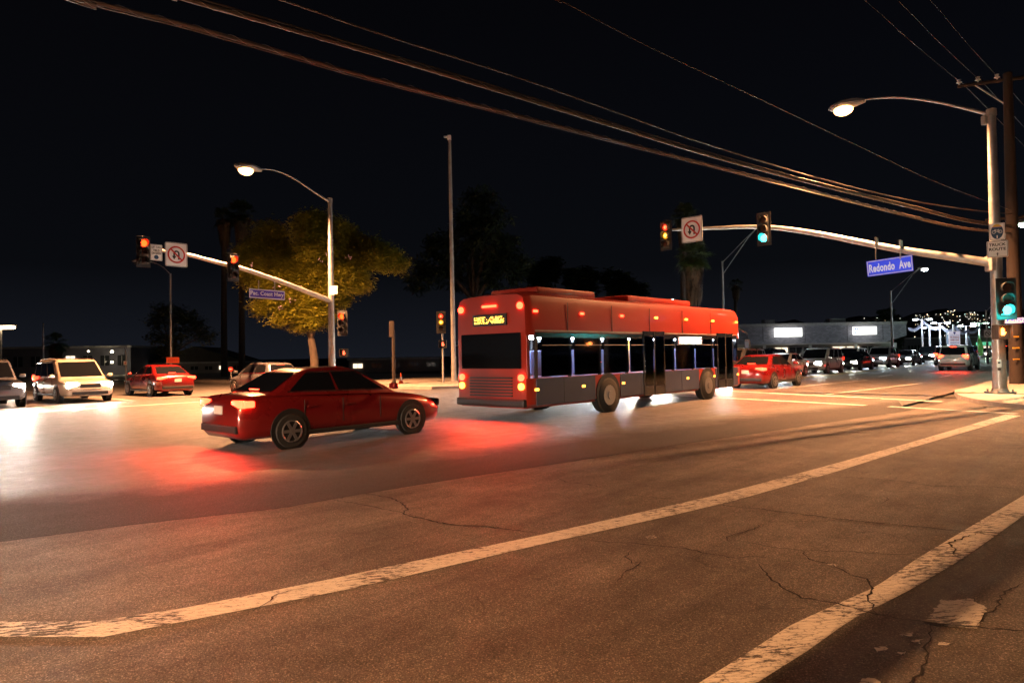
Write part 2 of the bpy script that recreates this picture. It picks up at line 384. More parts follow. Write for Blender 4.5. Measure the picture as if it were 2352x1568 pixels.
# markings
def paint(name, m, mt): return struct(m.build(name, mt))
paint('crosswalk_line', poly_strip([(-120, 1428), (0, 1428), (130, 1432), (290, 1425), (470, 1388), (700, 1344), (960, 1288), (1240, 1230), (1500, 1171), (1650, 1137), (1900, 1070), (2100, 1014), (2310, 952)],
      [(-120, 1462), (0, 1460), (150, 1472), (262, 1462), (520, 1409), (760, 1364), (1000, 1309), (1260, 1247), (1520, 1190), (1690, 1150), (1920, 1084), (2110, 1024), (2345, 955)], 0.008), M['paint'])
paint('crosswalk_line', poly_strip([(1560, 1600), (1610, 1568), (1700, 1512), (1820, 1435), (1960, 1372), (2010, 1350), (2110, 1282), (2230, 1210), (2352, 1138), (2420, 1100)],
      [(1700, 1600), (1742, 1568), (1850, 1500), (1955, 1425), (2080, 1362), (2110, 1345), (2210, 1285), (2300, 1222), (2372, 1170), (2450, 1125)], 0.008), M['paint'])
fl = MB()
for poly in ([(2118, 1428), (2150, 1398), (2165, 1380), (2232, 1377), (2266, 1400), (2245, 1445), (2175, 1440)], [(2070, 1455), (2100, 1452), (2095, 1465), (2072, 1462)], [(2090, 1472), (2120, 1470), (2112, 1480)],
             [(2150, 1478), (2190, 1476), (2180, 1484), (2158, 1486)], [(1975, 1562), (2010, 1560), (2030, 1575), (1980, 1580)], [(1478, 1233), (1500, 1231), (1510, 1236), (1488, 1238)], [(1900, 1297), (1925, 1297), (1918, 1302)], [(2010, 1490), (2030, 1487), (2040, 1494), (2015, 1500)], [(2060, 1500), (2078, 1498), (2074, 1507)]):
    rj = random.Random(len(poly) + int(poly[0][0])); gp_ = [G(*p) for p in poly]; rim = []
    for a_, b_ in zip(gp_, gp_[1:] + gp_[:1]):
        nn_ = max(3, int((b_ - a_).length / .02))
        for q in range(nn_): rim.append((a_.lerp(b_, q / nn_) + Vector((rj.gauss(0, .008), rj.gauss(0, .008), 0))).xy[:])
    fl.sheet(rim, 0.008)
paint('paint_patch', fl, M['paint_flake'])
def Sp(x, y): return (x * .9408, y * .9408)
m = line_on(G(*Sp(1560, 961)), G(*Sp(2113, 990)), 0.30, 0.013); paint('stop_line', m, M['paint_fine'])
m = line_on(G(*Sp(1640, 948)), G(*Sp(2300, 981)), 0.30, 0.013); paint('crosswalk_line', m, M['paint_fine'])
m = line_on(G(2043, 934), G(2335, 951), 0.28, 0.013); paint('crosswalk_line', m, M['paint_fine'])
m = line_on(G(1898, 906), G(2118, 880), 0.14, 0.009)
line_on(G(1779, 893), G(1992, 873), 0.14, 0.009, m)
paint('lane_line', m, M['paint_fine'])
m = MB()
for t in (7.9, 11.0):
    s = 44
    while s < 200: line_on(S(s, t), S(s + 3.2, t), 0.13, 0.009, m); s += 12
for t in (17.8, 21.2):
    s = 30
    while s < 200: line_on(S(s, t), S(s + 3.2, t), 0.13, 0.009, m); s += 12
for t in (7.9, 11.0, 17.8, 21.2):
    s = -8
    while s > -60: line_on(S(s, t), S(s - 3.2, t), 0.13, 0.009, m); s -= 12
paint('lane_dash', m, M['paint_fine'])
m = MB()
for t in (14.3, 14.65): line_on(S(30, t), S(300, t), 0.12, 0.009, m)
paint('centre_line', m, mat('yellow_road_paint', (0.5, 0.32, 0.04), 0.7, var=0.2, scale=3))
m = MB()
line_on(S(-2, 27.5), S(21, 27.5), 0.3, 0.009, m); line_on(S(-2, 30.3), S(10, 30.3), 0.3, 0.009, m); line_on(S(10.6, 31), S(10.6, 60), 0.12, 0.009, m)
paint('far_crosswalk_line', m, M['paint_fine'])

# cracks traced over the old asphalt
def crack(pts, wd=0.012):
    ps = [G(*p) for p in pts]; out = []
    for a, b in zip(ps, ps[1:]):
        n = max(2, int((b - a).length / 0.05)); d = (b - a).normalized(); q = Vector((-d.y, d.x, 0))
        for i in range(n):
            k = i / n; out.append(a.lerp(b, k) + q * random.uniform(-1, 1) * 0.018 * (1 if i else 0.3))
    out.append(ps[-1]); vs = []; L = len(out)
    for i, p in enumerate(out):
        d = (out[min(i + 1, L - 1)] - out[max(0, i - 1)]).normalized(); q = Vector((-d.y, d.x, 0))
        e = wd * 1.5 * (0.25 + 0.75 * min(1, min(i, L - 1 - i) / 6)) * random.uniform(0.35, 1.1)
        vs += [(p + q * e / 2).xy[:] + (0.0125,), (p - q * e / 2).xy[:] + (0.0125,)]
    return vs, [(2 * i, 2 * i + 1, 2 * i + 3, 2 * i + 2) for i in range(L - 1)]
Z4 = lambda L: [(940.8 + .6 * x, 1034.9 + .6 * y) for x, y in L]
Z7 = lambda L: [(.52 * x, 940.8 + .52 * y) for x, y in L]
cr = MB()
for L, wd in ((Z4([(0, 245), (60, 265), (130, 283), (200, 290), (300, 292), (400, 308), (500, 320)]), .014),
          (Z4([(620, 338), (720, 352), (870, 360), (1000, 372), (1060, 378), (1140, 398), (1250, 415), (1330, 410), (1450, 428), (1530, 435)]), .012),
          (Z4([(1160, 208), (1300, 222), (1450, 240), (1700, 272), (1900, 290), (2060, 308), (2180, 318), (2352, 340)]), .016),
          (Z4([(1340, 440), (1380, 490), (1420, 525), (1500, 570), (1640, 590), (1700, 605), (1790, 632), (1900, 652), (2000, 665), (2140, 680), (2352, 695), (2500, 705)]), .013),
          (Z4([(1500, 385), (1530, 420), (1620, 440), (1690, 480), (1750, 495), (1765, 520), (1755, 560), (1790, 632)]), .012),
          (Z4([(1290, 350), (1400, 375), (1480, 384), (1650, 388), (1850, 402), (1980, 398)]), .010),
          (Z4([(1350, 278), (1320, 305), (1260, 320), (1215, 335), (1235, 362)]), .010),
          (Z4([(1350, 278), (1500, 274), (1700, 272)]), .007),
          (Z4([(865, 378), (825, 410), (850, 435), (885, 430), (850, 458), (815, 480), (795, 508)]), .010),
          (Z4([(2180, 318), (2060, 358), (2090, 380), (2085, 395), (2110, 418)]), .014),
          (Z4([(1140, 398), (1110, 408), (1085, 430)]), .007), (Z4([(560, 105), (600, 125), (680, 130), (760, 150)]), .012), (Z4([(730, 170), (850, 172), (960, 185), (1070, 188)]), .010),
          (Z4([(2352, 500), (2330, 520), (2280, 545), (2250, 580), (2265, 595), (2200, 640), (2170, 680)]), .010),
          (Z4([(1995, 670), (1995, 720), (1970, 760), (1975, 800), (1965, 850), (1920, 889), (1880, 930)]), .009),
          (Z4([(1600, 100), (1750, 108), (1880, 120), (2000, 138), (2200, 140), (2352, 150)]), .014), (Z4([(1815, 175), (1835, 190), (1785, 212)]), .010),
          (Z7([(1560, 370), (1660, 380), (1750, 400), (1800, 440), (1780, 462), (1840, 480), (1900, 492), (2020, 515), (2150, 522), (2352, 545)]), .018),
          (Z7([(1430, 395), (1560, 415), (1650, 432), (1780, 460)]), .014), (Z7([(1800, 435), (1905, 450), (1895, 462)]), .010),
          (Z7([(1085, 915), (1130, 885), (1190, 850), (1200, 832), (1300, 800), (1380, 785)]), .010), (Z7([(1410, 690), (1450, 715), (1490, 720), (1530, 742)]), .008)):
    cr.add(*crack(L, wd))
struct(cr.build('road_cracks', M['crack']))
ec = MB(); ec.add(*crack([(x, y + 1) for x, y in edge_px[1:9]], .022)); struct(ec.build('asphalt_joint', M['crack']))

# pavements
def kerbed(name, poly, top=0.13, kw=0.16):
    """raised pavement with its own kerb face"""
    a = MB().slab(poly, -0.05, top).build(name, M['concrete']); return struct(a)
corner = [G(2192, 903), G(2196, 911), G(2208, 918), G(2235, 925), G(2280, 933), G(2352, 941), G(2470, 955), G(2900, 990)]
corner = [c.xy[:] for c in corner] + [S(30, -22).xy[:], S(300, -22).xy[:], S(300, 4.7).xy[:], S(36, 4.7).xy[:], G(2215, 899).xy[:]]
def inset(poly, d):
    n = len(poly); out = []; area = sum(poly[i][0] * poly[(i + 1) % n][1] - poly[(i + 1) % n][0] * poly[i][1] for i in range(n))
    sg = 1 if area > 0 else -1
    for i in range(n):
        a = Vector(poly[i - 1]); b = Vector(poly[i]); c = Vector(poly[(i + 1) % n])
        d1 = (b - a).normalized(); d2 = (c - b).normalized(); nn = Vector((-d1.y, d1.x)) + Vector((-d2.y, d2.x)); nn.normalize()
        k = max(0.4, nn.dot(Vector((-d1.y, d1.x)))); out.append((b + nn * sg * d / k)[:])
    return out
struct(MB().slab(corner, -0.05, 0.126).build('kerb', M['kerb']))
struct(MB().sheet(inset(corner, 0.16), 0.130).build('corner_pavement', M['concrete']))
jn = MB()
for i in range(9):
    a = S(25.5 + i * 1.5, 4.2 - 0.0 * i) if i > 2 else S(25.5 + i * 1.5, 3.4)
    line_on(a, S(25.5 + i * 1.5, -3), 0.018, 0.134, jn)
line_on(S(23.5, 1.6), S(60, 1.6), 0.018, 0.1345, jn)
struct(jn.build('pavement_joints', M['crack']))
far = [S(22.3, 150), S(22.3, 28.6), S(22.8, 26.2), S(25.2, 24.8), S(400, 24.8), S(400, 34), S(40, 34), S(34, 150)]
struct(MB().slab([p.xy[:] for p in far], -0.05, 0.13).build('far_pavement', M['concrete']))
far2 = [S(-3.3, 150), S(-3.3, 28.6), S(-4.2, 26.2), S(-7.2, 24.8), S(-120, 24.8), S(-120, 32), S(-9, 32), S(-9, 150)]
struct(MB().slab([p.xy[:] for p in far2], -0.05, 0.13).build('far_pavement', M['concrete']))
# grass verge beside the utility pole, with a painted kerb round it
vg = [S(30.5, 1.3), S(29.2, -1.4), S(31, -6), S(60, -6), S(60, 1.3)]
kb = MB()
for a, b in zip(vg[:3], vg[1:3]): 
    d = (b - a).normalized(); kb.box(((a + b) / 2 + Vector((0, 0, 0.21)))[:], ((b - a).length + 0.12, 0.15, 0.16), None)
    # rotate the box that was just added
    vs = kb.v[-8:]; c = (a + b) / 2; an = math.atan2(d.y, d.x)
    kb.v[-8:] = [tuple(Matrix.Rotation(an, 3, 'Z') @ (Vector(v) - Vector((c.x, c.y, 0))) + Vector((c.x, c.y, 0))) for v in vs]
struct(kb.build('planter_kerb', mat('painted_kerb', (0.34, 0.27, 0.15), 0.8, var=0.5, scale=2.2)))
struct(MB().slab([p.xy[:] for p in inset([q.xy[:] for q in vg], 0.08) and [Vector(q) for q in inset([q.xy[:] for q in vg], 0.08)]], 0.12, 0.22).build('verge_soil', M['dirt']))
gm = MB(); ins = inset([q.xy[:] for q in vg], 0.2)
def inside(p, poly):
    c = False; n = len(poly)
    for i in range(n):
        a, b = poly[i], poly[(i + 1) % n]
        if (a[1] > p[1]) != (b[1] > p[1]) and p[0] < (b[0] - a[0]) * (p[1] - a[1]) / (b[1] - a[1]) + a[0]: c = not c
    return c
k = 0
while k < 14000:
    q = S(random.uniform(29, 42), random.uniform(-6, 1.3))
    if not inside(q.xy, ins): continue
    k += 1; a = random.uniform(0, 6.28); h = random.uniform(0.04, 0.10); d = Vector((math.cos(a), math.sin(a), 0)) * 0.008
    t = q + Vector((random.uniform(-.03, .03), random.uniform(-.03, .03), 0.21 + h))
    gm.add([(q + d)[:2] + (0.21,), (q - d)[:2] + (0.21,), t[:]], [(0, 1, 2)])
tag(gm.build('grass', M['grass'], fix=False), 'short green grass on the kerbed verge behind the right signal pole', 'grass', kind='stuff')
# ------------------------------------------------------------------ street furniture
def on_plane(px, py, P0, D):
    """where a line of sight meets the vertical plane through P0 along D"""
    d = ray(px, py); nrm = Vector((-D.y, D.x, 0)); k = nrm.dot(Vector(P0) - Vector((0, 0, CAM_H))) / nrm.dot(d)
    return Vector((0, 0, CAM_H)) + d * k
def smooth_path(pts, n=6):
    pts = [Vector(p) for p in pts]; out = []
    for i in range(len(pts) - 1):
        p0 = pts[max(0, i - 1)]; p1 = pts[i]; p2 = pts[i + 1]; p3 = pts[min(len(pts) - 1, i + 2)]
        for k in range(n):
            t = k / n
            out.append(0.5 * ((2 * p1) + (-p0 + p2) * t + (2 * p0 - 5 * p1 + 4 * p2 - p3) * t * t + (-p0 + 3 * p1 - 3 * p2 + p3) * t ** 3))
    out.append(pts[-1]); return out
def lerpl(a, b, n): return [a + (b - a) * i / (n - 1) for i in range(n)]
def lamp_light(name, parent, loc, power, col, radius=0.15, spot=None):
    d = bpy.data.lights.new(name, 'SPOT' if spot else 'POINT'); d.energy = power; d.color = col; d.shadow_soft_size = radius
    if spot: d.spot_size = R(spot); d.spot_blend = 0.9
    o = bpy.data.objects.new(name, d); sc.collection.objects.link(o); o.parent = parent; o.location = loc; return o
SOD = (1.0, 0.42, 0.165)

def cobra_head(parent, end, direction, lensmat, power, col, scale=1.0, spot=150):
    """street lamp head at the arm end; lens glows and carries the real light"""
    e = Vector(end); d = Vector((direction.x, direction.y, 0)).normalized(); a = math.atan2(d.y, d.x)
    mx = Matrix.Translation(e) @ Matrix.Rotation(a, 4, 'Z') @ Matrix.Scale(scale, 4)
    rings = []
    for x, wd, zt, zb in ((-0.12, .05, .05, -.05), (0.0, .09, .09, -.07), (0.15, .16, .13, -.09), (0.40, .19, .14, -.10), (0.62, .15, .09, -.09), (0.72, .05, .02, -.05)):
        rings.append([(x, wd * math.cos(t), (zt + zb) / 2 + (zt - zb) / 2 * math.sin(t)) for t in [2 * math.pi * k / 10 for k in range(10)]])
    m = MB(); m.loft(rings, mx=mx); h = m.build('lamp_head', M['galv_dull'], parent, smooth=50)
    l = MB(); l.ball((0.38, 0, -0.10), 0.2, 14, (1.15, 0.85, 0.75), mx); ln = l.build('lamp_lens', lensmat, h, smooth=60)
    if power:
        lamp_light('lamp_bulb', h, (mx @ Vector((0.38, 0, -0.34)))[:], power, col, 0.12, spot)
    return h

def pole_root(name, P, label, cat, group=None): return thing(name, (P.x, P.y, P.z), 0, label, cat, group)
def loc_pts(P, pts): return [Vector(p) - Vector(P) for p in pts]

# --- big signal pole on the right corner
RP = G(2297, 903, 0.13); RP.z = 0.13
rd = RP.y
rp = pole_root('signal_pole', RP, 'galvanised signal pole on the right kerb corner with long mast arm and glowing street lamp', 'signal pole')
ztop = on_plane(2283, 258, RP, N).z; zarm = on_plane(2285, 603, RP, N).z
m = MB(); m.tube([(0, 0, 0), (0, 0, zarm - RP.z), (0, 0, ztop - RP.z)], [0.205, 0.165, 0.125], 20); m.build('pole', M['galv'], rp, smooth=50)
m = MB(); m.box((0, 0, 0.03), (0.62, 0.62, 0.06), None, 0.015)
for a in (-1, 1):
    for b in (-1, 1): m.cyl((a * .24, b * .24, 0.09), 0.028, 0.09, 8)
m.tube([(0, 0, 0.06), (0, 0, 0.16)], [0.26, 0.215], 16)
m.build('base_plate', M['galv_dull'], rp, smooth=40)
m = MB(); m.cyl((0, 0, ztop - RP.z + 0.0), 0.15, 0.22, 14); m.box((-0.12, 0.1, ztop - RP.z - 0.2), (0.2, 0.2, 0.3), None, 0.03); m.build('pole_cap', M['galv_dull'], rp, smooth=40)
arm_px = [(2282, 605), (2200, 592), (2060, 572), (1900, 541), (1800, 525), (1720, 521), (1640, 524), (1545, 528)]
arm = smooth_path(loc_pts(RP, [on_plane(x, y, RP, N) for x, y in arm_px]), 5)
m = MB(); m.tube(arm, lerpl(0.145, 0.055, len(arm)), 14); m.build('mast_arm', M['galv'], rp, smooth=60)
m = MB(); a0 = arm[0]; m.box((a0.x, a0.y, a0.z), (0.36, 0.36, 0.5), Matrix.Identity(4), 0.03)
m.build('arm_bracket', M['galv_dull'], rp)
lum_px = [(2283, 266), (2230, 252), (2150, 234), (2070, 224), (2010, 226), (1975, 232)]
lum = smooth_path(loc_pts(RP, [on_plane(x, y, RP, N) for x, y in lum_px]), 5)
m = MB(); m.tube(lum, lerpl(0.065, 0.032, len(lum)), 10); m.build('lamp_arm', M['galv'], rp, smooth=60)
cobra_head(rp, lum[-1] + Vector((0, 0, -0.03)), N, M['sodium'], 19000, SOD, 1.5)
# push button
m = MB(); m.box((0, -0.03, 0), (0.13, 0.06, 0.24), None, 0.012); bx_ = m.build('button_box', M['sign_white'], rp)
dirc = (Vector((0, 0, 0)) - Vector((RP.x, RP.y, 0))).normalized(); bx_.location = (dirc.x * .2, dirc.y * .2, 0.97); bx_.rotation_euler.z = face_rot(dirc)
m = MB(); m.box((0, -0.064, 0.03), (0.06, 0.006, 0.06)); m.build('button_symbol', M['black'], bx_)
m = MB(); m.cyl((0, -0.05, -0.18), 0.045, 0.07, 12, 'Y'); m.build('push_button', M['black'], bx_, smooth=40)

# --- signal heads
def signal_head(P, facing, label, lit, arrow=None, group='traffic signal heads', scale=1.0, visor_len=0.26):
    t = thing('traffic_signal', P, face_rot(facing), label, 'traffic signal', group)
    s = scale; pitch = 0.36 * s
    m = MB(); m.box((0, 0.09 * s, 0), (0.36 * s, 0.19 * s, pitch * 3 + 0.02), None, 0.03 * s)
    for k in (-1, 1): m.box((0, 0.09 * s, k * pitch / 2), (0.365 * s, 0.195 * s, 0.012 * s))
    m.build('housing', M['housing'], t)
    m = MB(); m.box((0, 0.03 * s, 0), (0.56 * s, 0.008, pitch * 3 + 0.24 * s), None, 0.003); m.build('backplate', M['black'], t)
    m = MB(); m.cyl((0, 0.12 * s, pitch * 1.5 + 0.07 * s), 0.035 * s, 0.14 * s, 8)
    m.build('hanger', M['galv_dull'], t, smooth=40)
    for i, zc in enumerate((pitch, 0, -pitch)):
        m = MB(); r = 0.165 * s; n = 18; L = visor_len * s
        for sgn, rr in ((0, r), (1, r - 0.008)): pass
        vs = []; fs = []
        for k in range(n + 1):
            a = R(-38) + (R(256)) * k / n; x, z = math.cos(a), math.sin(a)
            ll = L * (0.62 + 0.38 * max(0, z))
            vs += [(r * x, -0.004, zc + r * z), (r * x, -ll, zc + r * z), ((r - .008) * x, -ll, zc + (r - .008) * z), ((r - .008) * x, -0.004, zc + (r - .008) * z)]
        for k in range(n):
            for j in range(4): fs.append((4 * k + j, 4 * k + (j + 1) % 4, 4 * (k + 1) + (j + 1) % 4, 4 * (k + 1) + j))
        m.add(vs, fs); m.build('visor', M['visor'], t, smooth=50)
        mt_ = lit.get(i, M['lens_off'])
        m = MB(); m.ball((0, 0.0, zc), 0.148 * s, 18, (1, 0.18, 1)); ln = m.build('lens', mt_, t, smooth=60)
        if arrow and i in arrow:
            m = MB(); a = 0.09 * s
            m.prism([(-a, 0), (-.01 * s, a), (.035 * s, a * .62), (-.028 * s, .02 * s), (a, .02 * s), (a, -.02 * s), (-.028 * s, -.02 * s), (.035 * s, -a * .62), (-.01 * s, -a)], -0.034 * s, -0.03 * s, Matrix.Translation((0, 0, zc)))
            m.build('arrow', arrow[i], ln)
    return t
def arm_point(px, arm_list, RP_, off=(0, 0, 0)):
    best = None
    for p in arm_list:
        q = Vector(p) + Vector(RP_); pr = project(q)
        if best is None or abs(pr[0] - px) < best[0]: best = (abs(pr[0] - px), q)
    return best[1]
CMI = CM.inverted()
def project(p):
    q = CMI @ Vector(p); return (1176 + F * q.x / -q.z, 784 - F * q.y / -q.z)
def at_arm(px, py, P0, D, off): # survey on the arm plane then step towards the viewer
    return on_plane(px, py, P0, D) + off
signal_head(on_plane(1529, 541, RP - U * 0.25, N), -U, 'arrow signal on the tip of the right mast arm, red and amber arrows lit', {0: M['red_dim'], 1: M['amber_dim']}, {0: M['red_arrow'], 1: M['amber_arrow']})
signal_head(on_plane(1754, 526, RP - U * 0.25, N), -U, 'green traffic signal in the middle of the right mast arm beside the no U-turn sign', {2: M['green_on']})
gp = W(2312, 686, rd - 0.55)
t_ = signal_head(gp, (-U * 0.9 - N * 0.43).normalized(), 'green traffic signal fixed low on the right signal pole above the orange hand', {2: M['green_on']})
lamp_light('green_light', t_, (0, -0.35, -0.36), 60, (0.02, 1.0, 0.85), 0.1)

def ped_signal(P, facing, label, lit, big=1.0):
    t = thing('pedestrian_signal', P, face_rot(facing), label, 'pedestrian signal', 'pedestrian signals')
    m = MB(); m.box((0, 0.08, 0), (0.44 * big, 0.20, 0.46 * big), None, 0.03)
    m.build('housing', M['housing'], t)
    m = MB()
    for x, z, sx, sz in ((0, .22, .44, .012), (-.214, 0, .012, .44), (.214, 0, .012, .44)): m.box((x * big, -0.09, z * big), (sx * big, 0.16, sz * big))
    m.build('hood', M['visor'], t)
    # upright palm with separate fingers
    m = MB(); b = big
    m.box((0, -0.028, -0.05 * b), (0.11 * b, 0.006, 0.12 * b), None, 0.002)
    for x, h in ((-.043, .10), (-.014, .125), (.015, .118), (.044, .088)): m.box((x * b, -0.028, (.005 + h / 2) * b), (0.022 * b, 0.006, h * b), None, 0.002)
    m.box((0, 0, 0), (0.022 * b, 0.006, 0.09 * b), Matrix.Translation((0.075 * b, -0.028, -0.045 * b)) @ Matrix.Rotation(R(35), 4, 'Y'), 0.002)
    m.build('hand_symbol', lit, t)
    return t
t_ = ped_signal(W(2302, 762, rd - 0.45), (-U * 0.75 - N * 0.66).normalized(), 'pedestrian signal with a bright orange hand on the right signal pole', M['hand_on'])
lamp_light('hand_light', t_, (0, -0.3, 0), 14, (1.0, 0.25, 0.05), 0.08)

# --- signs
def sign_plate(name, P, facing, wd, ht, m_face, label, cat='sign', border=None, tilt=0.0, group=None, rad=0.06):
    t = thing(name, P, face_rot(facing), label, cat, group, ry=tilt)
    def rr(w_, h_, r):
        pts = []
        for cx, cz, a0 in ((w_ / 2 - r, h_ / 2 - r, 0), (-w_ / 2 + r, h_ / 2 - r, 90), (-w_ / 2 + r, -h_ / 2 + r, 180), (w_ / 2 - r, -h_ / 2 + r, 270)):
            for k in range(5): a = R(a0 + 22.5 * k); pts.append((cx + r * math.cos(a), cz + r * math.sin(a)))
        return pts
    m = MB(); m.prism(rr(wd, ht, rad), -0.003, 0.004); m.build('plate', m_face, t)
    if border:
        bw = max(0.012, 0.02 * wd); o = rr(wd - .03, ht - .03, max(.01, rad - .015)); i = rr(wd - .03 - 2 * bw, ht - .03 - 2 * bw, max(.006, rad - .015 - bw)); n = len(o)
        m = MB(); m.add([(x, -.0055, z) for x, z in o] + [(x, -.0055, z) for x, z in i], [(k, (k + 1) % n, (k + 1) % n + n, k + n) for k in range(n)])
        m.build('border', border, t)
    return t
def ring(r0, r1, y, n=32, cx=0, cz=0):
    m = MB(); vs = []
    for k in range(n): a = 2 * math.pi * k / n; vs += [(cx + r0 * math.cos(a), y, cz + r0 * math.sin(a)), (cx + r1 * math.cos(a), y, cz + r1 * math.sin(a))]
    m.add(vs, [(2 * k, 2 * k + 1, 2 * ((k + 1) % n) + 1, 2 * ((k + 1) % n)) for k in range(n)]); return m
def no_uturn(P, facing, wd, label):
    t = sign_plate('no_turn_sign', P, facing, wd, wd * 1.12, M['sign_white'], label, border=M['sign_black'], group='no U-turn signs')
    s = wd / 0.9
    # black U arrow
    m = MB(); r = .095 * s; th = .035 * s; path = []
    vs = []; pts = [(.10 * s, -.20 * s)] + [(r * math.cos(a) + .005 * s, .05 * s + r * math.sin(a)) for a in [R(k * 18) for k in range(11)]] + [(-.09 * s, -.06 * s)]
    for i, (x, z) in enumerate(pts):
        x0, z0 = pts[max(0, i - 1)]; x1, z1 = pts[min(len(pts) - 1, i + 1)]; d = math.hypot(x1 - x0, z1 - z0); nx, nz = -(z1 - z0) / d * th, (x1 - x0) / d * th
        vs += [(x + nx, -.006, z + nz), (x - nx, -.006, z - nz)]
    m.add(vs, [(2 * i, 2 * i + 1, 2 * i + 3, 2 * i + 2) for i in range(len(pts) - 1)])
    m.add([(-.18 * s, -.006, -.06 * s), (0.0, -.006, -.06 * s), (-.09 * s, -.006, -.21 * s)], [(0, 1, 2)])
    m.build('u_turn_arrow', M['sign_black'], t)
    m = ring(.36 * s, .295 * s, -.009); c = .7071; L = .31 * s; h = .033 * s
    m.add([(-L * c - h * c, -.0092, L * c - h * c), (-L * c + h * c, -.0092, L * c + h * c), (L * c + h * c, -.0092, -L * c + h * c), (L * c - h * c, -.0092, -L * c - h * c)], [(0, 1, 2, 3)])
    m.build('prohibition_ring', M['sign_red'], t)
    m = MB(); m.box((0, .05, 0), (.06, .09, wd * .9)); m.build('bracket', M['galv_dull'], t)
    return t
no_uturn(on_plane(1589, 527, RP - U * 0.2, N), -U, 0.98, 'no U-turn sign on the right mast arm between the arrow signal and the green signal')

# Redondo Ave name board hanging under the arm
P = on_plane(2043, 611, RP - U * 0.12, N)
a1 = on_plane(1990, 611, RP - U * 0.12, N); a2 = on_plane(2096, 611, RP - U * 0.12, N)
wd = (a1 - a2).xy.length
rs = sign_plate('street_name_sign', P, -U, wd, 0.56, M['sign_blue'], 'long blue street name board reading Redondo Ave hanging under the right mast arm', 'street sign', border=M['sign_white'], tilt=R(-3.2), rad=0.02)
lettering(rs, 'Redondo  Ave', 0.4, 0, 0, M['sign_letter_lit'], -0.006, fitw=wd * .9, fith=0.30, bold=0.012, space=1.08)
for x_ in (2012, 2068):
    m = MB()
    for q_ in range(1):
        A = on_plane(x_, 556 if x_ < 2040 else 562, RP - U * 0.12, N); B = on_plane(x_, 596, RP - U * 0.12, N)
        for X in (A, B): pass
        mi = (rs.matrix_world if False else (Matrix.Translation(P) @ Euler((0, R(-3.2), face_rot(-U))).to_matrix().to_4x4())).inverted()
        a_, b_ = mi @ A, mi @ B
        m.tube([a_, b_], 0.022, 6); m.box((a_.x, a_.y + .10, a_.z), (.05, .30, .34), None, .01)
    m.build('hanger', M['steel'], rs)

# bike route sign and truck route sign on the right pole
bf = (-U * 0.85 - N * 0.53).normalized(); bf = Vector((-0.57, -0.82, 0)).normalized()
k = 1 / ppm(rd - .25)
t_ = sign_plate('bike_route_sign', W(2290, 532, rd - .25), bf, 30 * k, 39 * k, M['sign_white'], 'white sign with dark oval bicycle symbol and number 1, uppermost on the right pole', rad=0.03, border=M['galv_dull'])
w_, h_ = 30 * k, 39 * k
m = MB(); m.add([(w_ * .39 * math.cos(a), -.007, h_ * .44 * math.sin(a)) for a in [2 * math.pi * i / 36 for i in range(36)]], [tuple(range(36))]); m.build('oval', M['sign_navy'], t_)
m = MB(); m.add([(w_ * .39 * math.cos(a), -.0085, h_ * .44 * math.sin(a)) for a in [R(38 + 104 * i / 12) for i in range(13)]], [tuple(range(13))]); m.build('sunset_band', M['sign_yellow'], t_)
m = MB(); m.box((0, -.0095, h_ * .26), (w_ * .62, .001, h_ * .03)); m.build('purple_stripe', M['sign_purple'], t_)
m = MB(); s = w_
for cx in (-.2, .2): m.add(ring(.125 * s, .098 * s, -.010, 20, cx * s, -.02 * s).v, ring(.125 * s, .098 * s, -.010, 20).f)
def bar(m, x0, z0, x1, z1, wdt, y):
    d = math.hypot(x1 - x0, z1 - z0); nx, nz = -(z1 - z0) / d * wdt / 2, (x1 - x0) / d * wdt / 2
    m.add([(x0 + nx, y, z0 + nz), (x0 - nx, y, z0 - nz), (x1 - nx, y, z1 - nz), (x1 + nx, y, z1 + nz)], [(0, 1, 2, 3)])
for x0, z0, x1, z1 in ((-.2, -.02, -.12, .15), (-.12, .12, .09, .12), (-.14, .10, .0, -.02), (0, -.02, .09, .13), (0, -.02, .2, -.02), (.2, -.02, .08, .12), (-.16, .17, -.08, .17), (.05, .15, .13, .15)): bar(m, x0 * s, z0 * s, x1 * s, z1 * s, .024 * s, -.0105)
m.build('bicycle_symbol', M['sign_white'], t_)
lettering(t_, '1', .2, 0, -h_ * .31, M['sign_white'], -.0105, fith=h_ * .17, bold=0.004)
t_ = sign_plate('truck_route_sign', W(2291, 572, rd - .25), bf, 40 * k, 38 * k, M['sign_white'], 'white TRUCK ROUTE sign with an upward arrow on the right pole under the bicycle sign', rad=0.03, border=M['sign_black'])
lettering(t_, 'TRUCK', .2, 0, 38 * k * .27, M['sign_black'], -.006, fitw=40 * k * .80, fith=38 * k * .18, bold=.006)
lettering(t_, 'ROUTE', .2, 0, 38 * k * .0, M['sign_black'], -.006, fitw=40 * k * .80, fith=38 * k * .18, bold=.006)
def arrow(m, x, z, L, wdt, ang, y=-.0065):
    c, s_ = math.cos(ang), math.sin(ang)
    pts = [(-wdt * .3, -L / 2), (wdt * .3, -L / 2), (wdt * .3, L * .1), (wdt, L * .1), (0, L / 2), (-wdt, L * .1), (-wdt * .3, L * .1)]
    m.add([(x + c * a - s_ * b, y, z + s_ * a + c * b) for a, b in pts], [tuple(range(7))])
m = MB(); arrow(m, 0, -38 * k * .31, 38 * k * .2, 38 * k * .07, 0); m.build('arrow', M['sign_black'], t_)
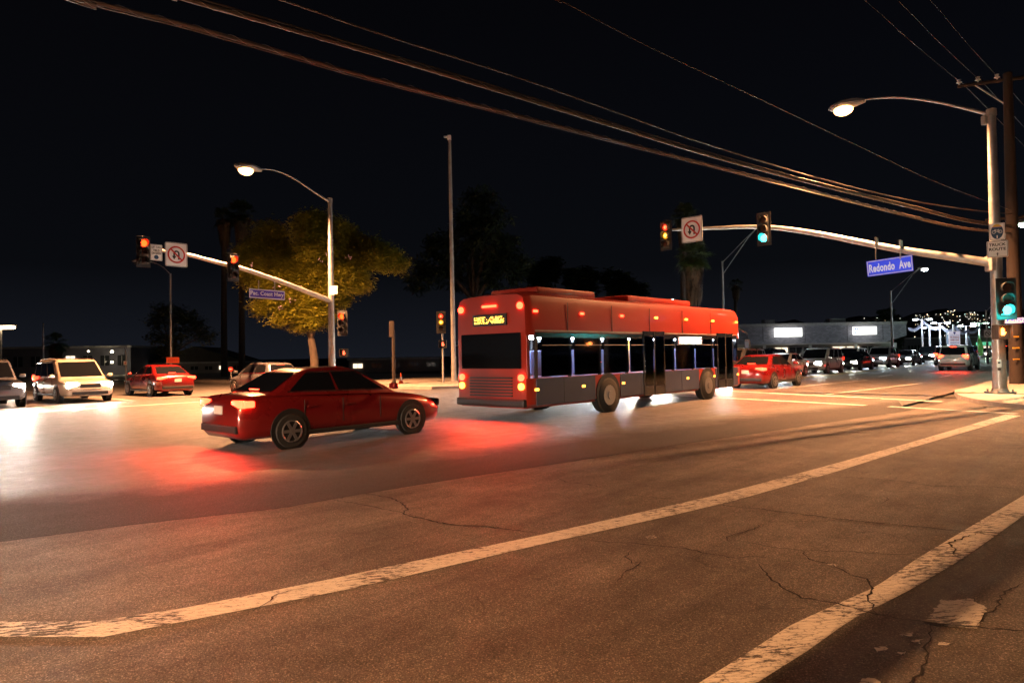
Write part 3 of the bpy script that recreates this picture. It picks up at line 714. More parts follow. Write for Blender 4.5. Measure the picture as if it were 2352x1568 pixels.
# second Redondo board on the utility pole side
k = 1 / ppm(rd + 4.0)
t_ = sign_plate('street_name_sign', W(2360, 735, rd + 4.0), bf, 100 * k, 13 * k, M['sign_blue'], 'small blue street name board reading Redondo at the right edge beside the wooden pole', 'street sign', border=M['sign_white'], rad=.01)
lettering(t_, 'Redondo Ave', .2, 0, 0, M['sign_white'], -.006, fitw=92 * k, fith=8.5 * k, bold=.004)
m = MB(); m.box((-50 * k + .05, .06, 0), (.05, .1, .5)); m.build('bracket', M['galv_dull'], t_)

# --- left corner pole with its mast arm
LP = W(763, 880, 36.0); LP.z = 0.13
lp = pole_root('signal_pole', LP, 'left signal pole before the leafy tree, with mast arm and glowing street lamp', 'signal pole')
zt = on_plane(757, 458, LP, U).z - LP.z; za = on_plane(760, 690, LP, U).z - LP.z
m = MB(); m.tube([(0, 0, 0), (0, 0, za), (0, 0, zt)], [0.2, 0.155, 0.115], 18); m.build('pole', M['galv'], lp, smooth=50)
m = MB(); m.box((0, 0, 0.03), (0.6, 0.6, 0.06), None, 0.015); m.tube([(0, 0, 0.06), (0, 0, 0.16)], [0.26, 0.21], 16); m.build('base_plate', M['galv_dull'], lp)
m = MB(); m.cyl((0, 0, zt - .05), 0.14, 0.22, 12); m.build('pole_cap', M['galv_dull'], lp, smooth=40)
lal = [(757, 690), (700, 668), (640, 645), (560, 618), (500, 603), (430, 585), (372, 576), (335, 572)]
larm = smooth_path(loc_pts(LP, [on_plane(x, y, LP, U) for x, y in lal]), 5)
m = MB(); m.tube(larm, lerpl(0.14, 0.055, len(larm)), 12); m.build('mast_arm', M['galv'], lp, smooth=60)
ll = [(756, 463), (720, 440), (680, 413), (650, 398), (622, 390), (592, 388)]
llum = smooth_path(loc_pts(LP, [on_plane(x, y, LP, U) for x, y in ll]), 5)
m = MB(); m.tube(llum, lerpl(0.06, 0.03, len(llum)), 10); m.build('lamp_arm', M['galv'], lp, smooth=60)
cobra_head(lp, llum[-1] + Vector((0, 0, -.03)), -U, M['sodium'], 32000, SOD, 1.6)
F2 = -N
signal_head(on_plane(330, 578, LP - N * .25, U), F2, 'red traffic signal at the far left tip of the left mast arm', {0: M['red_on']})
signal_head(on_plane(536, 614, LP - N * .25, U), F2, 'red traffic signal on the left mast arm just left of the leafy tree', {0: M['red_on']})
no_uturn(on_plane(405, 585, LP - N * .2, U), F2, 0.94, 'no U-turn sign on the left mast arm beside the left turn yield sign')
P = on_plane(359, 580, LP - N * .2, U); k = 1 / ppm(P.y)
t_ = sign_plate('yield_sign', P, F2, 26 * k, 37 * k, M['sign_white'], 'white LEFT TURN YIELD ON GREEN sign with a dark disc on the left mast arm', border=M['sign_black'], rad=.03)
for s_, z_ in (('LEFT TURN', .33), ('YIELD', .13), ('ON GREEN', -.05)): lettering(t_, s_, .1, 0, z_ * 37 * k, M['sign_black'], -.006, fitw=20 * k * (1 if s_ != 'YIELD' else .7), fith=5 * k, bold=.002)
m = MB(); m.cyl((0, -.006, -.29 * 37 * k), 5 * k, .004, 18, 'Y'); m.build('green_ball_symbol', M['sign_navy'], t_)
P = on_plane(614, 676, LP - N * .12, U); wd = (on_plane(573, 676, LP, U) - on_plane(655, 676, LP, U)).xy.length
t_ = sign_plate('street_name_sign', P, F2, wd, .46, M['sign_purple'], 'purple blue street name board reading Pac. Coast Hwy under the left mast arm', 'street sign', border=M['sign_white'], rad=.02, tilt=R(1.0))
lettering(t_, 'Pac. Coast Hwy', .3, 0, 0, M['sign_white'], -.006, fitw=wd * .92, fith=.26, bold=.006, space=1.05)
for x_ in (-.45, .45): m = MB(); m.box((x_ * wd * .5, .06, .42), (.04, .03, .5)); m.build('hanger', M['steel'], t_)
P = W(766, 666, LP.y - .25); k = 1 / ppm(P.y)
t_ = sign_plate('truck_route_sign', P, Vector((-.1, -1, 0)).normalized(), 19 * k, 19 * k, M['sign_white'], 'small white TRUCK ROUTE sign with a two-way arrow on the left signal pole', border=M['sign_black'], rad=.02)
lettering(t_, 'TRUCK', .1, 0, 19 * k * .27, M['sign_black'], -.006, fitw=15 * k, fith=3.5 * k, bold=.002); lettering(t_, 'ROUTE', .1, 0, 0, M['sign_black'], -.006, fitw=15 * k, fith=3.5 * k, bold=.002)
m = MB(); arrow(m, -.05, -19 * k * .28, .14, .04, R(90)); arrow(m, .05, -19 * k * .28, .14, .04, R(-90)); m.build('arrow', M['sign_black'], t_)
signal_head(W(786, 742, LP.y - .3), Vector((-.2, -1, 0)).normalized(), 'red traffic signal fixed low beside the left signal pole', {0: M['red_on']})
ped_signal(W(790, 810, LP.y - .3), Vector((-.1, -1, 0)).normalized(), 'pedestrian signal with a dim red hand below the low red signal by the left pole', M['hand_red'], .9)

# --- central tall camera mast and the small signal post beside it
CP = W(1043, 880, 40.0); CP.z = 0.13
cp = pole_root('camera_mast', CP, 'very tall thin steel mast with a small camera on top, mid photo', 'mast')
zt = W(1040, 322, 40).z - .13
m = MB(); m.tube([(0, 0, 0), (-.04, 0, zt)], [.15, .085], 14); m.build('pole', M['galv_dull'], cp, smooth=50)
m = MB(); m.box((-.06, 0, zt + .14), (.22, .26, .28), None, .04); m.box((-.26, 0, zt + .2), (.24, .12, .1), None, .02); m.build('camera', M['sign_white'], cp)
m = MB(); m.box((0, 0, .04), (.5, .5, .08), None, .01); m.build('base_plate', M['galv_dull'], cp)
SPP = W(1018, 880, 39.0); SPP.z = .13
sp_ = pole_root('signal_post', SPP, 'short grey signal post beside the tall camera mast', 'signal post')
m = MB(); m.tube([(0, 0, 0), (0, 0, W(1016, 745, 39).z)], [.06, .05], 10); m.build('post', M['galv_dull'], sp_, smooth=40)
signal_head(W(1013, 740, 38.7), Vector((.02, -1, 0)).normalized(), 'small signal with red and amber arrows lit beside the tall camera mast', {0: M['red_dim'], 1: M['amber_dim']}, {0: M['red_arrow'], 1: M['amber_arrow']}, scale=.95)
ped_signal(W(1017, 790, 38.7), Vector((0, -1, 0)), 'pedestrian signal with a red hand beside the tall camera mast', M['hand_red'], .95)

# --- utility pole and crossarm, far right
UP = G(2337, 881, 0.13); UP.z = 0.13
up_ = pole_root('utility_pole', UP, 'tall brown wooden utility pole at the right edge behind the signal pole', 'utility pole')
zt = W(2335, 168, UP.y).z - .13
m = MB(); m.tube([(0, 0, 0), (-.02, 0, zt * .5), (.0, 0, zt)], [.27, .22, .16], 16); m.build('pole', M['wood'], up_, smooth=50)
AX = (U * -0.25 + N * .97).normalized()
A = on_plane(2322, 182, UP, AX) - UP; B = on_plane(2200, 199, UP, AX) - UP
A2 = A + (A - B) * .8
m = MB(); m.tube([A2, B], .075, 4); m.build('crossarm', M['wood'], up_)
m = MB(); m.tube([on_plane(2322, 248, UP, AX) - UP, on_plane(2240, 196, UP, AX) - UP], .035, 4); m.build('crossarm_brace', M['galv_dull'], up_)
ins = [(2203, 193), (2246, 187), (2290, 181)]; INS = []
for x, y in ins:
    q = on_plane(x, y, UP, AX) - UP; m = MB()
    m.tube([q - Vector((0, 0, .1)), q + Vector((0, 0, .0)), q + Vector((0, 0, .05)), q + Vector((0, 0, .1)), q + Vector((0, 0, .17))], [.03, .03, .11, .06, .08], 10); m.build('insulator', M['sign_white'], up_, smooth=40); INS.append(q + UP + Vector((0, 0, .17)))
m = MB(); q = Vector((0, 0, W(2337, 500, UP.y).z - .13)); m.tube([q - AX * .9, q + AX * .9], .05, 4); m.build('crossarm', M['wood'], up_)
m = MB(); m.box((-.2, -.25, 1.0), (.25, .04, .05)); m.box((-.2, -.25, 1.45), (.25, .04, .05)); m.box((-.2, -.25, 1.9), (.25, .04, .05)); m.build('marker_plate', M['sign_yellow'], up_)

# --- cables
def cable(pxs, D, P0, rad, name, label, mt, lash=0, group='overhead cables', bundle=None, tail=None, n=10):
    pts = [on_plane(x, y, P0, D) for x, y in pxs]
    if tail: e0 = (pts[0] - pts[1]).normalized(); pts = [pts[0] + e0 * 34 + Vector((0, 0, 2)), pts[0] + e0 * 14 + Vector((0, 0, .5))] + pts
    pts = smooth_path(pts, n)
    root = thing(name, pts[-1], 0, label, 'cable', group)
    lo = [p - pts[-1] for p in pts]
    q = Vector((-D.y, D.x, 0))
    for i, (dx, dz, r) in enumerate(bundle or [(0, 0, rad)]):
        m = MB(); m.tube([p + q * dx + Vector((0, 0, dz)) for p in lo], r, 6); m.build('strand', mt, root, smooth=60)
    if lash:
        L = [0]
        for a, b in zip(lo, lo[1:]): L.append(L[-1] + (b - a).length)
        hp = []; tot = L[-1]; st = lash / 10; j = 0; s_ = 0
        rr = .044
        while s_ < tot:
            while j < len(L) - 2 and L[j + 1] < s_: j += 1
            k_ = (s_ - L[j]) / max(1e-6, L[j + 1] - L[j]); c = lo[j].lerp(lo[j + 1], k_); a = 2 * math.pi * s_ / lash
            hp.append(c + q * math.cos(a) * rr + Vector((0, 0, 1)) * math.sin(a) * rr); s_ += st
        m = MB(); m.tube(hp, .0035, 3); m.build('lashing_wire', M['galv_dull'], root)
    return root
cabm = mat('cable_sheath', (0.075, 0.06, 0.05), 0.5, var=0.2, scale=2)
UPc = Vector((UP.x, UP.y, 0))
def cable_dir(px_l, dep): # direction from utility pole to a surveyed point over the highway
    d = ray(*px_l); k = dep / d.y; q = Vector((d.x * k, d.y * k, 0)); return (UPc - q).normalized()
D1 = cable_dir((-100, -100), 9.5)
tl = D1 * -38 + Vector((0, 0, .9))
cable([(-40, -72), (190, -2), (420, 56), (640, 118), (850, 178), (1180, 263), (1640, 381), (2060, 488), (2200, 521), (2320, 535)], D1, UPc, .03, 'cable_bundle', 'lowest thick twisted cable bundle crossing the sky from the top left', cabm, lash=.55, bundle=[(0, 0, .034), (.05, -.035, .012)], tail=tl)
cable([(120, -90), (424, -2), (640, 60), (950, 150), (1280, 250), (1640, 360), (1900, 430), (2100, 478), (2220, 508), (2325, 522)], D1, UPc - N * .1, .04, 'cable_bundle', 'double lashed cable bundle in the middle of the sky, above the lowest bundle', cabm, lash=.6, bundle=[(0, 0, .04), (.02, .085, .016), (-.03, .055, .014)], tail=tl)
cable([(330, -96), (632, -4), (880, 80), (1180, 175), (1400, 252), (1620, 330), (1900, 415), (2100, 462), (2230, 482), (2325, 492)], D1, UPc - N * .2, .018, 'cable', 'single cable above the double bundle, reaching the top edge left of the centre', cabm, tail=tl)
D2 = cable_dir((1100, -100), 11)
cable([(1150, -70), (1285, 0), (1500, 112), (1750, 230), (1960, 330), (2150, 418), (2320, 482)], D2, UPc, .010, 'cable', 'thin wire passing just left of the right street lamp', cabm, tail=D2 * -20 + Vector((0, 0, 3)))
for (x0, x1, y1), I, nm in zip(((1985, 2203, 193), (2060, 2246, 187), (2135, 2290, 181)), INS, ('left', 'middle', 'right')):
    Dd = (Vector((I.x, I.y, 0)) - W(x0 - 160, -140, 16).xy.to_3d()).normalized()
    cable([(x0 - 170, -138), (x0, 0), ((x0 + x1) / 2 + 2, y1 / 2 + 2), (x1, y1 - 6)], Dd, Vector((I.x, I.y, 0)), .008, 'power_line', f'{nm} one of the three thin power lines running down to the crossarm insulators', cabm)
    q = I; lab = f'thin line leaving the {nm} insulator behind the wooden pole'
    m = MB(); e = I + U * 45 - N * 6 + Vector((0, 0, -1.6)); mid = I.lerp(e, .5) - Vector((0, 0, 1.2))
    pts = smooth_path([I, mid, e], 8); o = m.tube([p - I for p in pts], .012, 5).build('power_line', cabm, smooth=60, loc=I); tag(o, lab, 'cable', 'overhead cables')

# --- other street lamps
def davit_lamp(px, base_py, depth, top_py, arm_px_, label, lensmat, power, col, truss=True, group='distant street lamps', scale=1.0, rad=.09):
    P = W(px, base_py, depth); P.z = 0.1
    t = pole_root('street_lamp', P, label, 'street lamp', group)
    zt = W(px, top_py, depth).z - P.z
    m = MB(); m.tube([(0, 0, 0), (0, 0, zt)], [rad, rad * .7], 10); m.build('pole', M['galv'], t, smooth=50)
    ex, ey = arm_px_; e = W(ex, ey, depth - .5) - P
    m = MB()
    if truss:
        s0 = Vector((0, 0, zt - .1)); s1 = Vector((0, 0, zt - (scale * 1.1)))
        k1 = s0.lerp(e, .75) + Vector((0, 0, .05))
        m.tube([s0, k1, e], [.03, .03, .03], 6); m.tube([s1, k1 - Vector((0, 0, .12)), e], [.03, .03, .03], 6)
    else:
        m.tube(smooth_path([Vector((0, 0, zt - .05)), Vector((e.x * .3, e.y * .3, zt + (e.z - zt) * .55)), Vector((e.x * .65, e.y * .65, zt + (e.z - zt) * .92)), e], 5), .03, 6)
    m.build('lamp_arm', M['galv'], t, smooth=50)
    cobra_head(t, e, (e.xy.to_3d()).normalized(), lensmat, power, col, scale)
    return t
davit_lamp(1664, 812, 56, 600, (1738, 524), 'street lamp pole right of the fan palm, its truss arm ending behind the green signal', M['led'], 500, (.8, .93, 1), scale=1.0, rad=.11)
davit_lamp(2050, 806, 72, 668, (2112, 616), 'street lamp with a bright white head right of the Redondo Ave board', M['led'], 1300, (.75, .93, 1), scale=1.3, rad=.13)
davit_lamp(393, 852, 48, 628, (330, 600), 'thin dark street lamp pole with a curved arm under the left mast arm', M['lens_off'], 0, (1, 1, 1), truss=False, rad=.09)
davit_lamp(1561, 830, 105, 697, (1548, 687), 'tiny far street lamp glowing white at the foot of the fan palm', M['led'], 300, (.9, 1, 1), truss=False, rad=.1)
davit_lamp(2268, 812, 62, 712, (2292, 690), 'slim pole with a left turn ban sign just left of the right signal pole', M['lens_off'], 0, (1, 1, 1), rad=.10)
davit_lamp(2390, 900, 40, 520, (2356, 512), 'greenish white street lamp at the right edge of the photo', M['ledgreen'], 900, (.7, 1, .8), truss=False, rad=.12, scale=1.1)
P = W(2269, 766, 61.5); k = 1 / ppm(61.5)
t_ = sign_plate('no_left_turn_sign', P, Vector((-.5, -.85, 0)).normalized(), 15 * k, 18 * k, M['sign_white'], 'small white turn ban sign on the slim pole left of the right signal pole', border=M['sign_black'], rad=.04)
m = ring(5.6 * k, 4.5 * k, -.01); bar(m, -3.5 * k, 3.5 * k, 3.5 * k, -3.5 * k, 1.0 * k, -.011); m.build('prohibition_ring', M['sign_black'], t_)
m = MB(); bar(m, 2 * k, -3 * k, 2 * k, 1 * k, 1 * k, -.008); bar(m, 2 * k, 1 * k, -2.5 * k, 1 * k, 1 * k, -.008); m.build('turn_arrow', M['sign_black'], t_)

# --- left hand small things
P = W(397, 827, 47); k = 1 / ppm(47)
t_ = sign_plate('road_work_sign', P, Vector((.2, -1, 0)).normalized(), 28 * k, 14 * k, M['sign_orange'], 'small orange rectangular notice on the thin lamp pole at the left', rad=.03, border=M['sign_red'])
m = MB()
for z_ in (.15, -.02, -.2):
    for i_ in range(5): m.box(((i_ - 2) * 4.2 * k, -.006, z_ * 14 * k), (3.2 * k, .002, 1.4 * k))
m.build('faded_markings', M['sign_red'], t_)
def post_sign(px, base, top, depth, w_px, h_px, m_face, label, round_=False, name='road_sign'):
    k = 1 / ppm(depth); P = W(px, base, depth); P.z = .1
    t = pole_root(name, P, label, 'sign', None); z = W(px, top, depth).z - .1
    m = MB(); m.tube([(0, 0, 0), (0, 0, z)], .03, 6); m.build('post', M['galv_dull'], t)
    m = MB()
    if round_: m.cyl((0, -.05, z - w_px * k / 2), w_px * k / 2, .01, 20, 'Y')
    else: m.box((0, -.05, z - h_px * k / 2), (w_px * k, .01, h_px * k), None, .003)
    m.build('plate', m_face, t)
    return t, z, k
t_, z, k = post_sign(531, 880, 842, 44, 11, 11, M['sign_red'], 'small round red no-entry disc with a white bar by the far junction', True)
m = MB(); m.box((0, -.058, z - 5.5 * k), (7.5 * k, .004, 2.2 * k)); m.build('white_bar', M['sign_white'], t_)
t_, z, k = post_sign(289, 880, 829, 48, 8, 9, M['sign_white'], 'tiny white turn sign on a thin post right of the minivan')
m = MB(); m.box((0, -.058, z - 4.5 * k), (3 * k, .004, 3 * k)); m.build('symbol', M['sign_red'], t_)
P = W(905, 880, 36.5); P.z = .13
t_ = pole_root('marker_post', P, 'reddish brown post with a wider top between left signal pole and camera mast', 'post')
z = W(905, 742, 36.5).z
m = MB(); m.tube([(0, 0, 0), (0, 0, z - .5)], .09, 8); m.build('post', M['wood'], t_); m = MB(); m.box((-.08, 0, z - .45), (.26, .2, .85), None, .03); m.build('top_box', M['wood'], t_)
P = G(921, 886); cn = pole_root('traffic_cone', P, 'small orange and white traffic cone standing near the far kerb left of the camera mast', 'traffic cone')
m = MB(); m.box((0, 0, .02), (.38, .38, .04), None, .01); m.tube([(0, 0, .04), (0, 0, .32)], [.15, .09], 14); m.tube([(0, 0, .52), (0, 0, .75)], [.055, .025], 14); m.build('cone', M['sign_orange'], cn, smooth=40)
m = MB(); m.tube([(0, 0, .32), (0, 0, .52)], [.092, .056], 14); m.build('reflective_band', M['sign_white'], cn, smooth=40)
for px, b, tp, lab in ((100, 880, 745, 'thin grey pole rising above the small palm at the far left'), (289.5, 870, 800, 'thin grey pole behind the tiny turn sign at the left')):
    P = W(px, b, 52); P.z = .1; t_ = pole_root('street_pole', P, lab, 'pole'); m = MB(); m.tube([(0, 0, 0), (0, 0, W(px, tp, 52).z)], [.07, .05], 8); m.build('pole', M['galv'], t_, smooth=40); m = MB(); m.box((0, 0, .03), (.3, .3, .06)); m.build('base_plate', M['galv_dull'], t_)

# --- lamp and pole behind the camera: the one that lights the crossing and shades it
SA = G(1880, 1568); SB = G(2335, 1250); SD = (SB - SA).normalized()
SH = SA - SD * 5.4; SH.z = 0.13; LH = SA - SD * 19
NP = LH - SD * 1.9; NP.z = 0.13
t_ = pole_root('street_lamp', NP, 'sodium street lamp standing behind the camera on the near corner', 'street lamp')
m = MB(); m.tube([(0, 0, 0), (0, 0, 8.8)], [.14, .1], 12); m.build('pole', M['galv'], t_, smooth=40)
m = MB(); m.tube(smooth_path([(0, 0, 8.7), tuple(SD * .6 + Vector((0, 0, 9.2))), tuple(SD * 1.5 + Vector((0, 0, 9.4)))], 5), .035, 8); m.build('lamp_arm', M['galv'], t_)
cobra_head(t_, SD * 1.5 + Vector((0, 0, 9.4)), SD, M['sodium'], 62000, (1, .46, .18), 0.6, 165)
t_ = pole_root('signal_post', SH, 'round steel post just left of the camera that throws the long shadow', 'signal post')
m = MB(); m.tube([(0, 0, 0), (0, 0, 12)], [.15, .13], 16); m.build('pole', M['galv_dull'], t_, smooth=40)
m = MB(); m.box((0, 0, .03), (.5, .5, .06), None, .01); m.build('base_plate', M['galv_dull'], t_)
# ------------------------------------------------------------------ vehicles
def paintm(name, col, met=0.3): return mat('car_paint_' + name, col, 0.28, met, coat=0.8, var=0.03, scale=1.0)
PC = {k: paintm(k, c) for k, c in {'silver': (.42, .42, .43), 'white': (.72, .70, .68), 'black': (.012, .012, .014), 'grey': (.10, .10, .11), 'red': (.17, .008, .008), 'blue': (.02, .05, .20), 'champagne': (.62, .50, .40), 'green': (.02, .07, .05)}.items()}
SPEC = {
 'sedan': dict(L=4.7, W=1.82, H=1.45, zl=.22, prof=[(-1, .80), (-.96, .98), (-.60, 1.02), (-.2, .96), (.28, .94), (.72, .84), (.94, .72), (1, .58)], cab=[(-1.75, 1.02), (-1.05, 1.42), (.15, 1.44), (1.05, .95)], wr=.56, r=.32, wb=1.42, sp=2),
 'suv': dict(L=4.8, W=1.92, H=1.78, zl=.30, prof=[(-1, .95), (-.97, 1.08), (-.6, 1.10), (.3, 1.07), (.75, 1.03), (.95, .96), (1, .78)], cab=[(-2.33, 1.08), (-2.10, 1.72), (.35, 1.77), (1.05, 1.08)], wr=.68, r=.37, wb=1.45, sp=3),
 'minivan': dict(L=4.95, W=1.96, H=1.76, zl=.26, prof=[(-1, .9), (-.98, 1.02), (-.5, 1.04), (.35, 1.02), (.8, .92), (.96, .82), (1, .65)], cab=[(-2.42, 1.02), (-2.2, 1.70), (.55, 1.75), (1.5, 1.0)], wr=.68, r=.34, wb=1.52, sp=3),
 'hatchback': dict(L=4.2, W=1.76, H=1.48, zl=.22, prof=[(-1, .78), (-.97, .98), (-.6, 1.0), (.2, .96), (.7, .86), (.94, .74), (1, .6)], cab=[(-1.98, 1.0), (-1.6, 1.42), (.2, 1.47), (1.1, .95)], wr=.58, r=.31, wb=1.3, sp=2),
}
def headl(col): return M['head'] if col == 'warm' else M['head_blue']
def make_vehicle(kind, paint, label, cat, group, heads=None, tails='tail', roofrack=False):
    sp = SPEC[kind]; t = thing(kind if kind in ('minivan', 'hatchback') else {'sedan': 'sedan_car', 'suv': 'suv_car'}[kind], (0, 0, 0), 0, label, cat, group)
    L, w, zl = sp['L'], sp['W'] / 2, sp['zl']
    def prof(x):
        P_ = sp['prof']
        for (a, za), (b, zb) in zip(P_, P_[1:]):
            if a <= x <= b: k = (x - a) / (b - a); return za + (zb - za) * k
        return P_[-1][1]
    rings = []; xs = [-1, -.985, -.95, -.85, -.6, -.3, 0, .3, .6, .8, .9, .955, .985, 1]
    for x in xs:
        e = abs(x); pl = w * (1 - .20 * max(0, (e - .72) / .28) ** 2.2) * (1 if e < .999 else .97); zt = prof(x); zb = zl + (.0 if e < .95 else .10 * (e - .95) / .05)
        pts = [(pl * .86, zb), (pl * .97, zb + .07), (pl, zb + .2), (pl * 1.0, (zb + zt) / 2 + .05), (pl * .965, zt - .13), (pl * .90, zt - .04), (pl * .72, zt), (pl * .3, zt + .025)]
        rings.append([(x * L / 2, y, z) for y, z in pts] + [(x * L / 2, -y, z) for y, z in pts[::-1]])
    m = MB(); m.loft(rings); 
    (x0, z0), (x1, z1), (x2, z2), (x3, z3) = sp['cab']
    wt = w * sp['wr'] / .62 * .88 if sp['wr'] < .62 else w * .80
    wt = w * (.70 if kind in ('sedan', 'hatchback') else .80); wb = w * .90
    def cring(k, zo=0, sh=0):
        xa = x0 + (x1 - x0) * k + sh; xb = x3 + (x2 - x3) * k - sh; za = z0 + (z1 - z0) * k + zo; zb_ = z3 + (z2 - z3) * k + zo; hw = wb + (wt - wb) * k - sh * .6; c = .16; pts = []
        for (cx, cy, a0) in ((xb - c, hw - c, 0), (xa + c, hw - c, 90), (xa + c, -hw + c, 180), (xb - c, -hw + c, 270)):
            for q in range(4):
                a = R(a0 + 30 * q); px = cx + c * math.cos(a); f = (px - xa) / (xb - xa); pts.append((px, cy + c * math.sin(a), za + (zb_ - za) * f))
        return pts
    m.loft([cring(-.1), cring(0), cring(.5), cring(.9), cring(1.0, 0, .05), cring(1.0, .035, .16)])
    body = m.build('body', PC[paint], t, smooth=52)
    # panes
    def P3(k, side, f):   # point on cabin side face: k height 0..1, f along 0 rear..1 front
        xa = x0 + (x1 - x0) * k; xb = x3 + (x2 - x3) * k; za = z0 + (z1 - z0) * k; zb_ = z3 + (z2 - z3) * k
        return (xa + (xb - xa) * f, side * (wb + (wt - wb) * k + .007), za + (zb_ - za) * f)
    n = sp['sp']; cuts = [.10, .50, .93] if n == 2 else [.06, .32, .60, .90]
    for side in (-1, 1):
        for a, b in zip(cuts, cuts[1:]):
            m = MB(); m.add([P3(.10, side, a + .012), P3(.10, side, b - .012), P3(.88, side, b - .012), P3(.88, side, a + .012)], [(0, 1, 2, 3)]); m.build('side_window', M['glass'], t)
    def FP(k, y, front):
        xa = x0 + (x1 - x0) * k; xb = x3 + (x2 - x3) * k; za = z0 + (z1 - z0) * k; zb_ = z3 + (z2 - z3) * k; hw = (wb + (wt - wb) * k) - .10
        return ((xb + .012) if front else (xa - .012), y * hw, zb_ if front else za)
    for fr, nm in ((True, 'windshield'), (False, 'rear_window')):
        m = MB(); m.add([FP(.08, -1, fr), FP(.08, 1, fr), FP(.90, 1, fr), FP(.90, -1, fr)], [(0, 1, 2, 3)]); m.build(nm, M['glass'], t)
    for side in (-1, 1):
        for i_, dx in enumerate([x0 + (x3 - x0) * q for q in ((.22, .52, .84) if n == 2 else (.26, .52, .86))]):
            m = MB(); m.box((dx, side * (w + .001), (zl + prof(0)) / 2 + .06), (.012, .012, (prof(0) - zl) * .62)); m.build('door_gap', M['rubber'], t)
            if i_ < 2: m = MB(); m.box((dx + .16, side * (w + .004), prof(0) - .20), (.19, .03, .035), None, .01); m.build('door_handle', PC[paint], t)
        m = MB(); m.box((0, side * (w - .02), zl + .05), (L * .56, .07, .09), None, .02); m.build('sill', M['black'], t)
    # wheels
    r = sp['r']
    for sx in (-1, 1):
        for sy in (-1, 1):
            cx, cy = sx * sp['wb'], sy * (w - .10)
            m = MB(); m.cyl((cx, sy * (w - .012), r + .02), r + .075, .03, 22, 'Y'); m.build('wheel_arch', M['black'], t, smooth=40)
            m = MB(); m.tube([(cx, cy - .11, r), (cx, cy - .09, r), (cx, cy + .09, r), (cx, cy + .13 * 1, r)] if sy > 0 else [(cx, cy + .11, r), (cx, cy + .09, r), (cx, cy - .09, r), (cx, cy - .13, r)], [r * .93, r, r, r * .93], 22)
            wh = m.build('wheel', M['rubber'], t, smooth=40)
            m = MB(); m.tube([(cx + math.cos(2 * math.pi * q / 24) * r * .60, cy + sy * .136, r + math.sin(2 * math.pi * q / 24) * r * .60) for q in range(25)], r * .05, 6); m.cyl((cx, cy + sy * .142, r), r * .13, .02, 10, 'Y')
            for q in range(6):
                a = 2 * math.pi * q / 6; m.box((0, 0, 0), (r * .5, .014, .055), Matrix.Translation((cx + math.cos(a) * r * .32, cy + sy * .142, r + math.sin(a) * r * .32)) @ Matrix.Rotation(-a, 4, 'Y'))
            m.build('rim', M['rim'], wh, smooth=40)
    zh = prof(.93) - (.10 if kind != 'suv' else .16)
    for sy in (-1, 1):
        m = MB(); m.box((L / 2 - .09, sy * w * .66, zh), (.16, .38, .17), None, .05); m.build('headlight', headl(heads) if heads else M['glass'], t, smooth=60)
        zt_ = .85 if kind in ('sedan', 'hatchback') else 1.0
        hh = .17 if kind == 'sedan' else .34
        m = MB(); m.box((-L / 2 + .075, sy * w * .70, zt_), (.11, .40 if kind == 'sedan' else .2, hh * .8), None, .03); m.box((-L / 2 + .17, sy * w * .885, zt_), (.2, .10, hh * .7), None, .03); m.build('tail_lamp', M[tails], t, smooth=60)
        m = MB(); m.box((x3 - .18, sy * (w + .10), z3 + .10), (.12, .20, .13), None, .04); m.build('mirror', PC[paint], t, smooth=60)
    m = MB(); m.box((-L / 2 - .0, 0, prof(-.97) - .20), (.03, .32, .15)); m.build('number_plate', M['plate'], t)
    m = MB(); m.box((-L / 2 + .01, 0, zl + .18), (.08, w * 1.55, .14), None, .03); m.build('rear_bumper_trim', M['black'], t)
    m = MB(); m.box((x0 + .10, 0, z0 + .05) if kind == 'sedan' else (x1 - .02, 0, z1 - .05), (.05, .34, .035)); m.build('high_brake_lamp', M[tails], t)
    for side in (-1, 1):
        m = MB(); m.tube([P3(.06, side, cuts[0]), P3(.06, side, cuts[-1])], .012, 5); m.tube([P3(.92, side, cuts[0] + .02), P3(.92, side, cuts[-1] - .02)], .010, 5); m.build('window_trim', M['chrome'], t)
    m = MB(); m.box((L / 2 - .005, 0, zh - .05), (.03, w * .78, .16), None, .01)
    m.build('grille', M['black'], t)
    m = MB(); m.box((L / 2 - .02, 0, .34 + zl * .2), (.06, w * 1.35, .13), None, .02); m.build('lower_intake', M['black'], t)
    if roofrack:
        m = MB()
        for sy in (-1, 1): m.tube([(x1 + .1, sy * wt * .86, z1 + .04), (x1 + .3, sy * wt * .86, z1 + .11), (x2 - .3, sy * wt * .86, z2 + .11), (x2, sy * wt * .86, z2 + .03)], .02, 6)
        m.tube([(x1 + .6, -wt * .86, z1 + .12), (x1 + .6, wt * .86, z1 + .12)], .018, 6); m.build('roof_rails', M['chrome'], t)
    return t
def beams(t, power, col=(1, .93, .8), cone=75, dip=5):
    sp_x = 2.45
    for sy in (-1, 1):
        d = bpy.data.lights.new('headlight_beam', 'SPOT'); d.energy = power; d.color = col; d.shadow_soft_size = .06; d.spot_size = R(cone); d.spot_blend = 1.0
        o = bpy.data.objects.new('headlight_beam', d); sc.collection.objects.link(o); o.parent = t; o.location = (sp_x, sy * .62, .68); o.rotation_euler = (R(90 - dip), 0, R(-90))
def tail_glow(t, power, x=-2.45, z=.85):
    d = bpy.data.lights.new('brake_light_glow', 'AREA'); d.shape = 'RECTANGLE'; d.size = 1.5; d.size_y = .12; d.energy = power; d.color = (1, .04, .02)
    o = bpy.data.objects.new('brake_light_glow', d); sc.collection.objects.link(o); o.parent = t; o.location = (x, 0, z); o.rotation_euler = (R(90), 0, R(90))
    o.rotation_euler = (R(80), 0, R(-90 + 180 + 180 - 0)) if False else (R(75), 0, R(90))
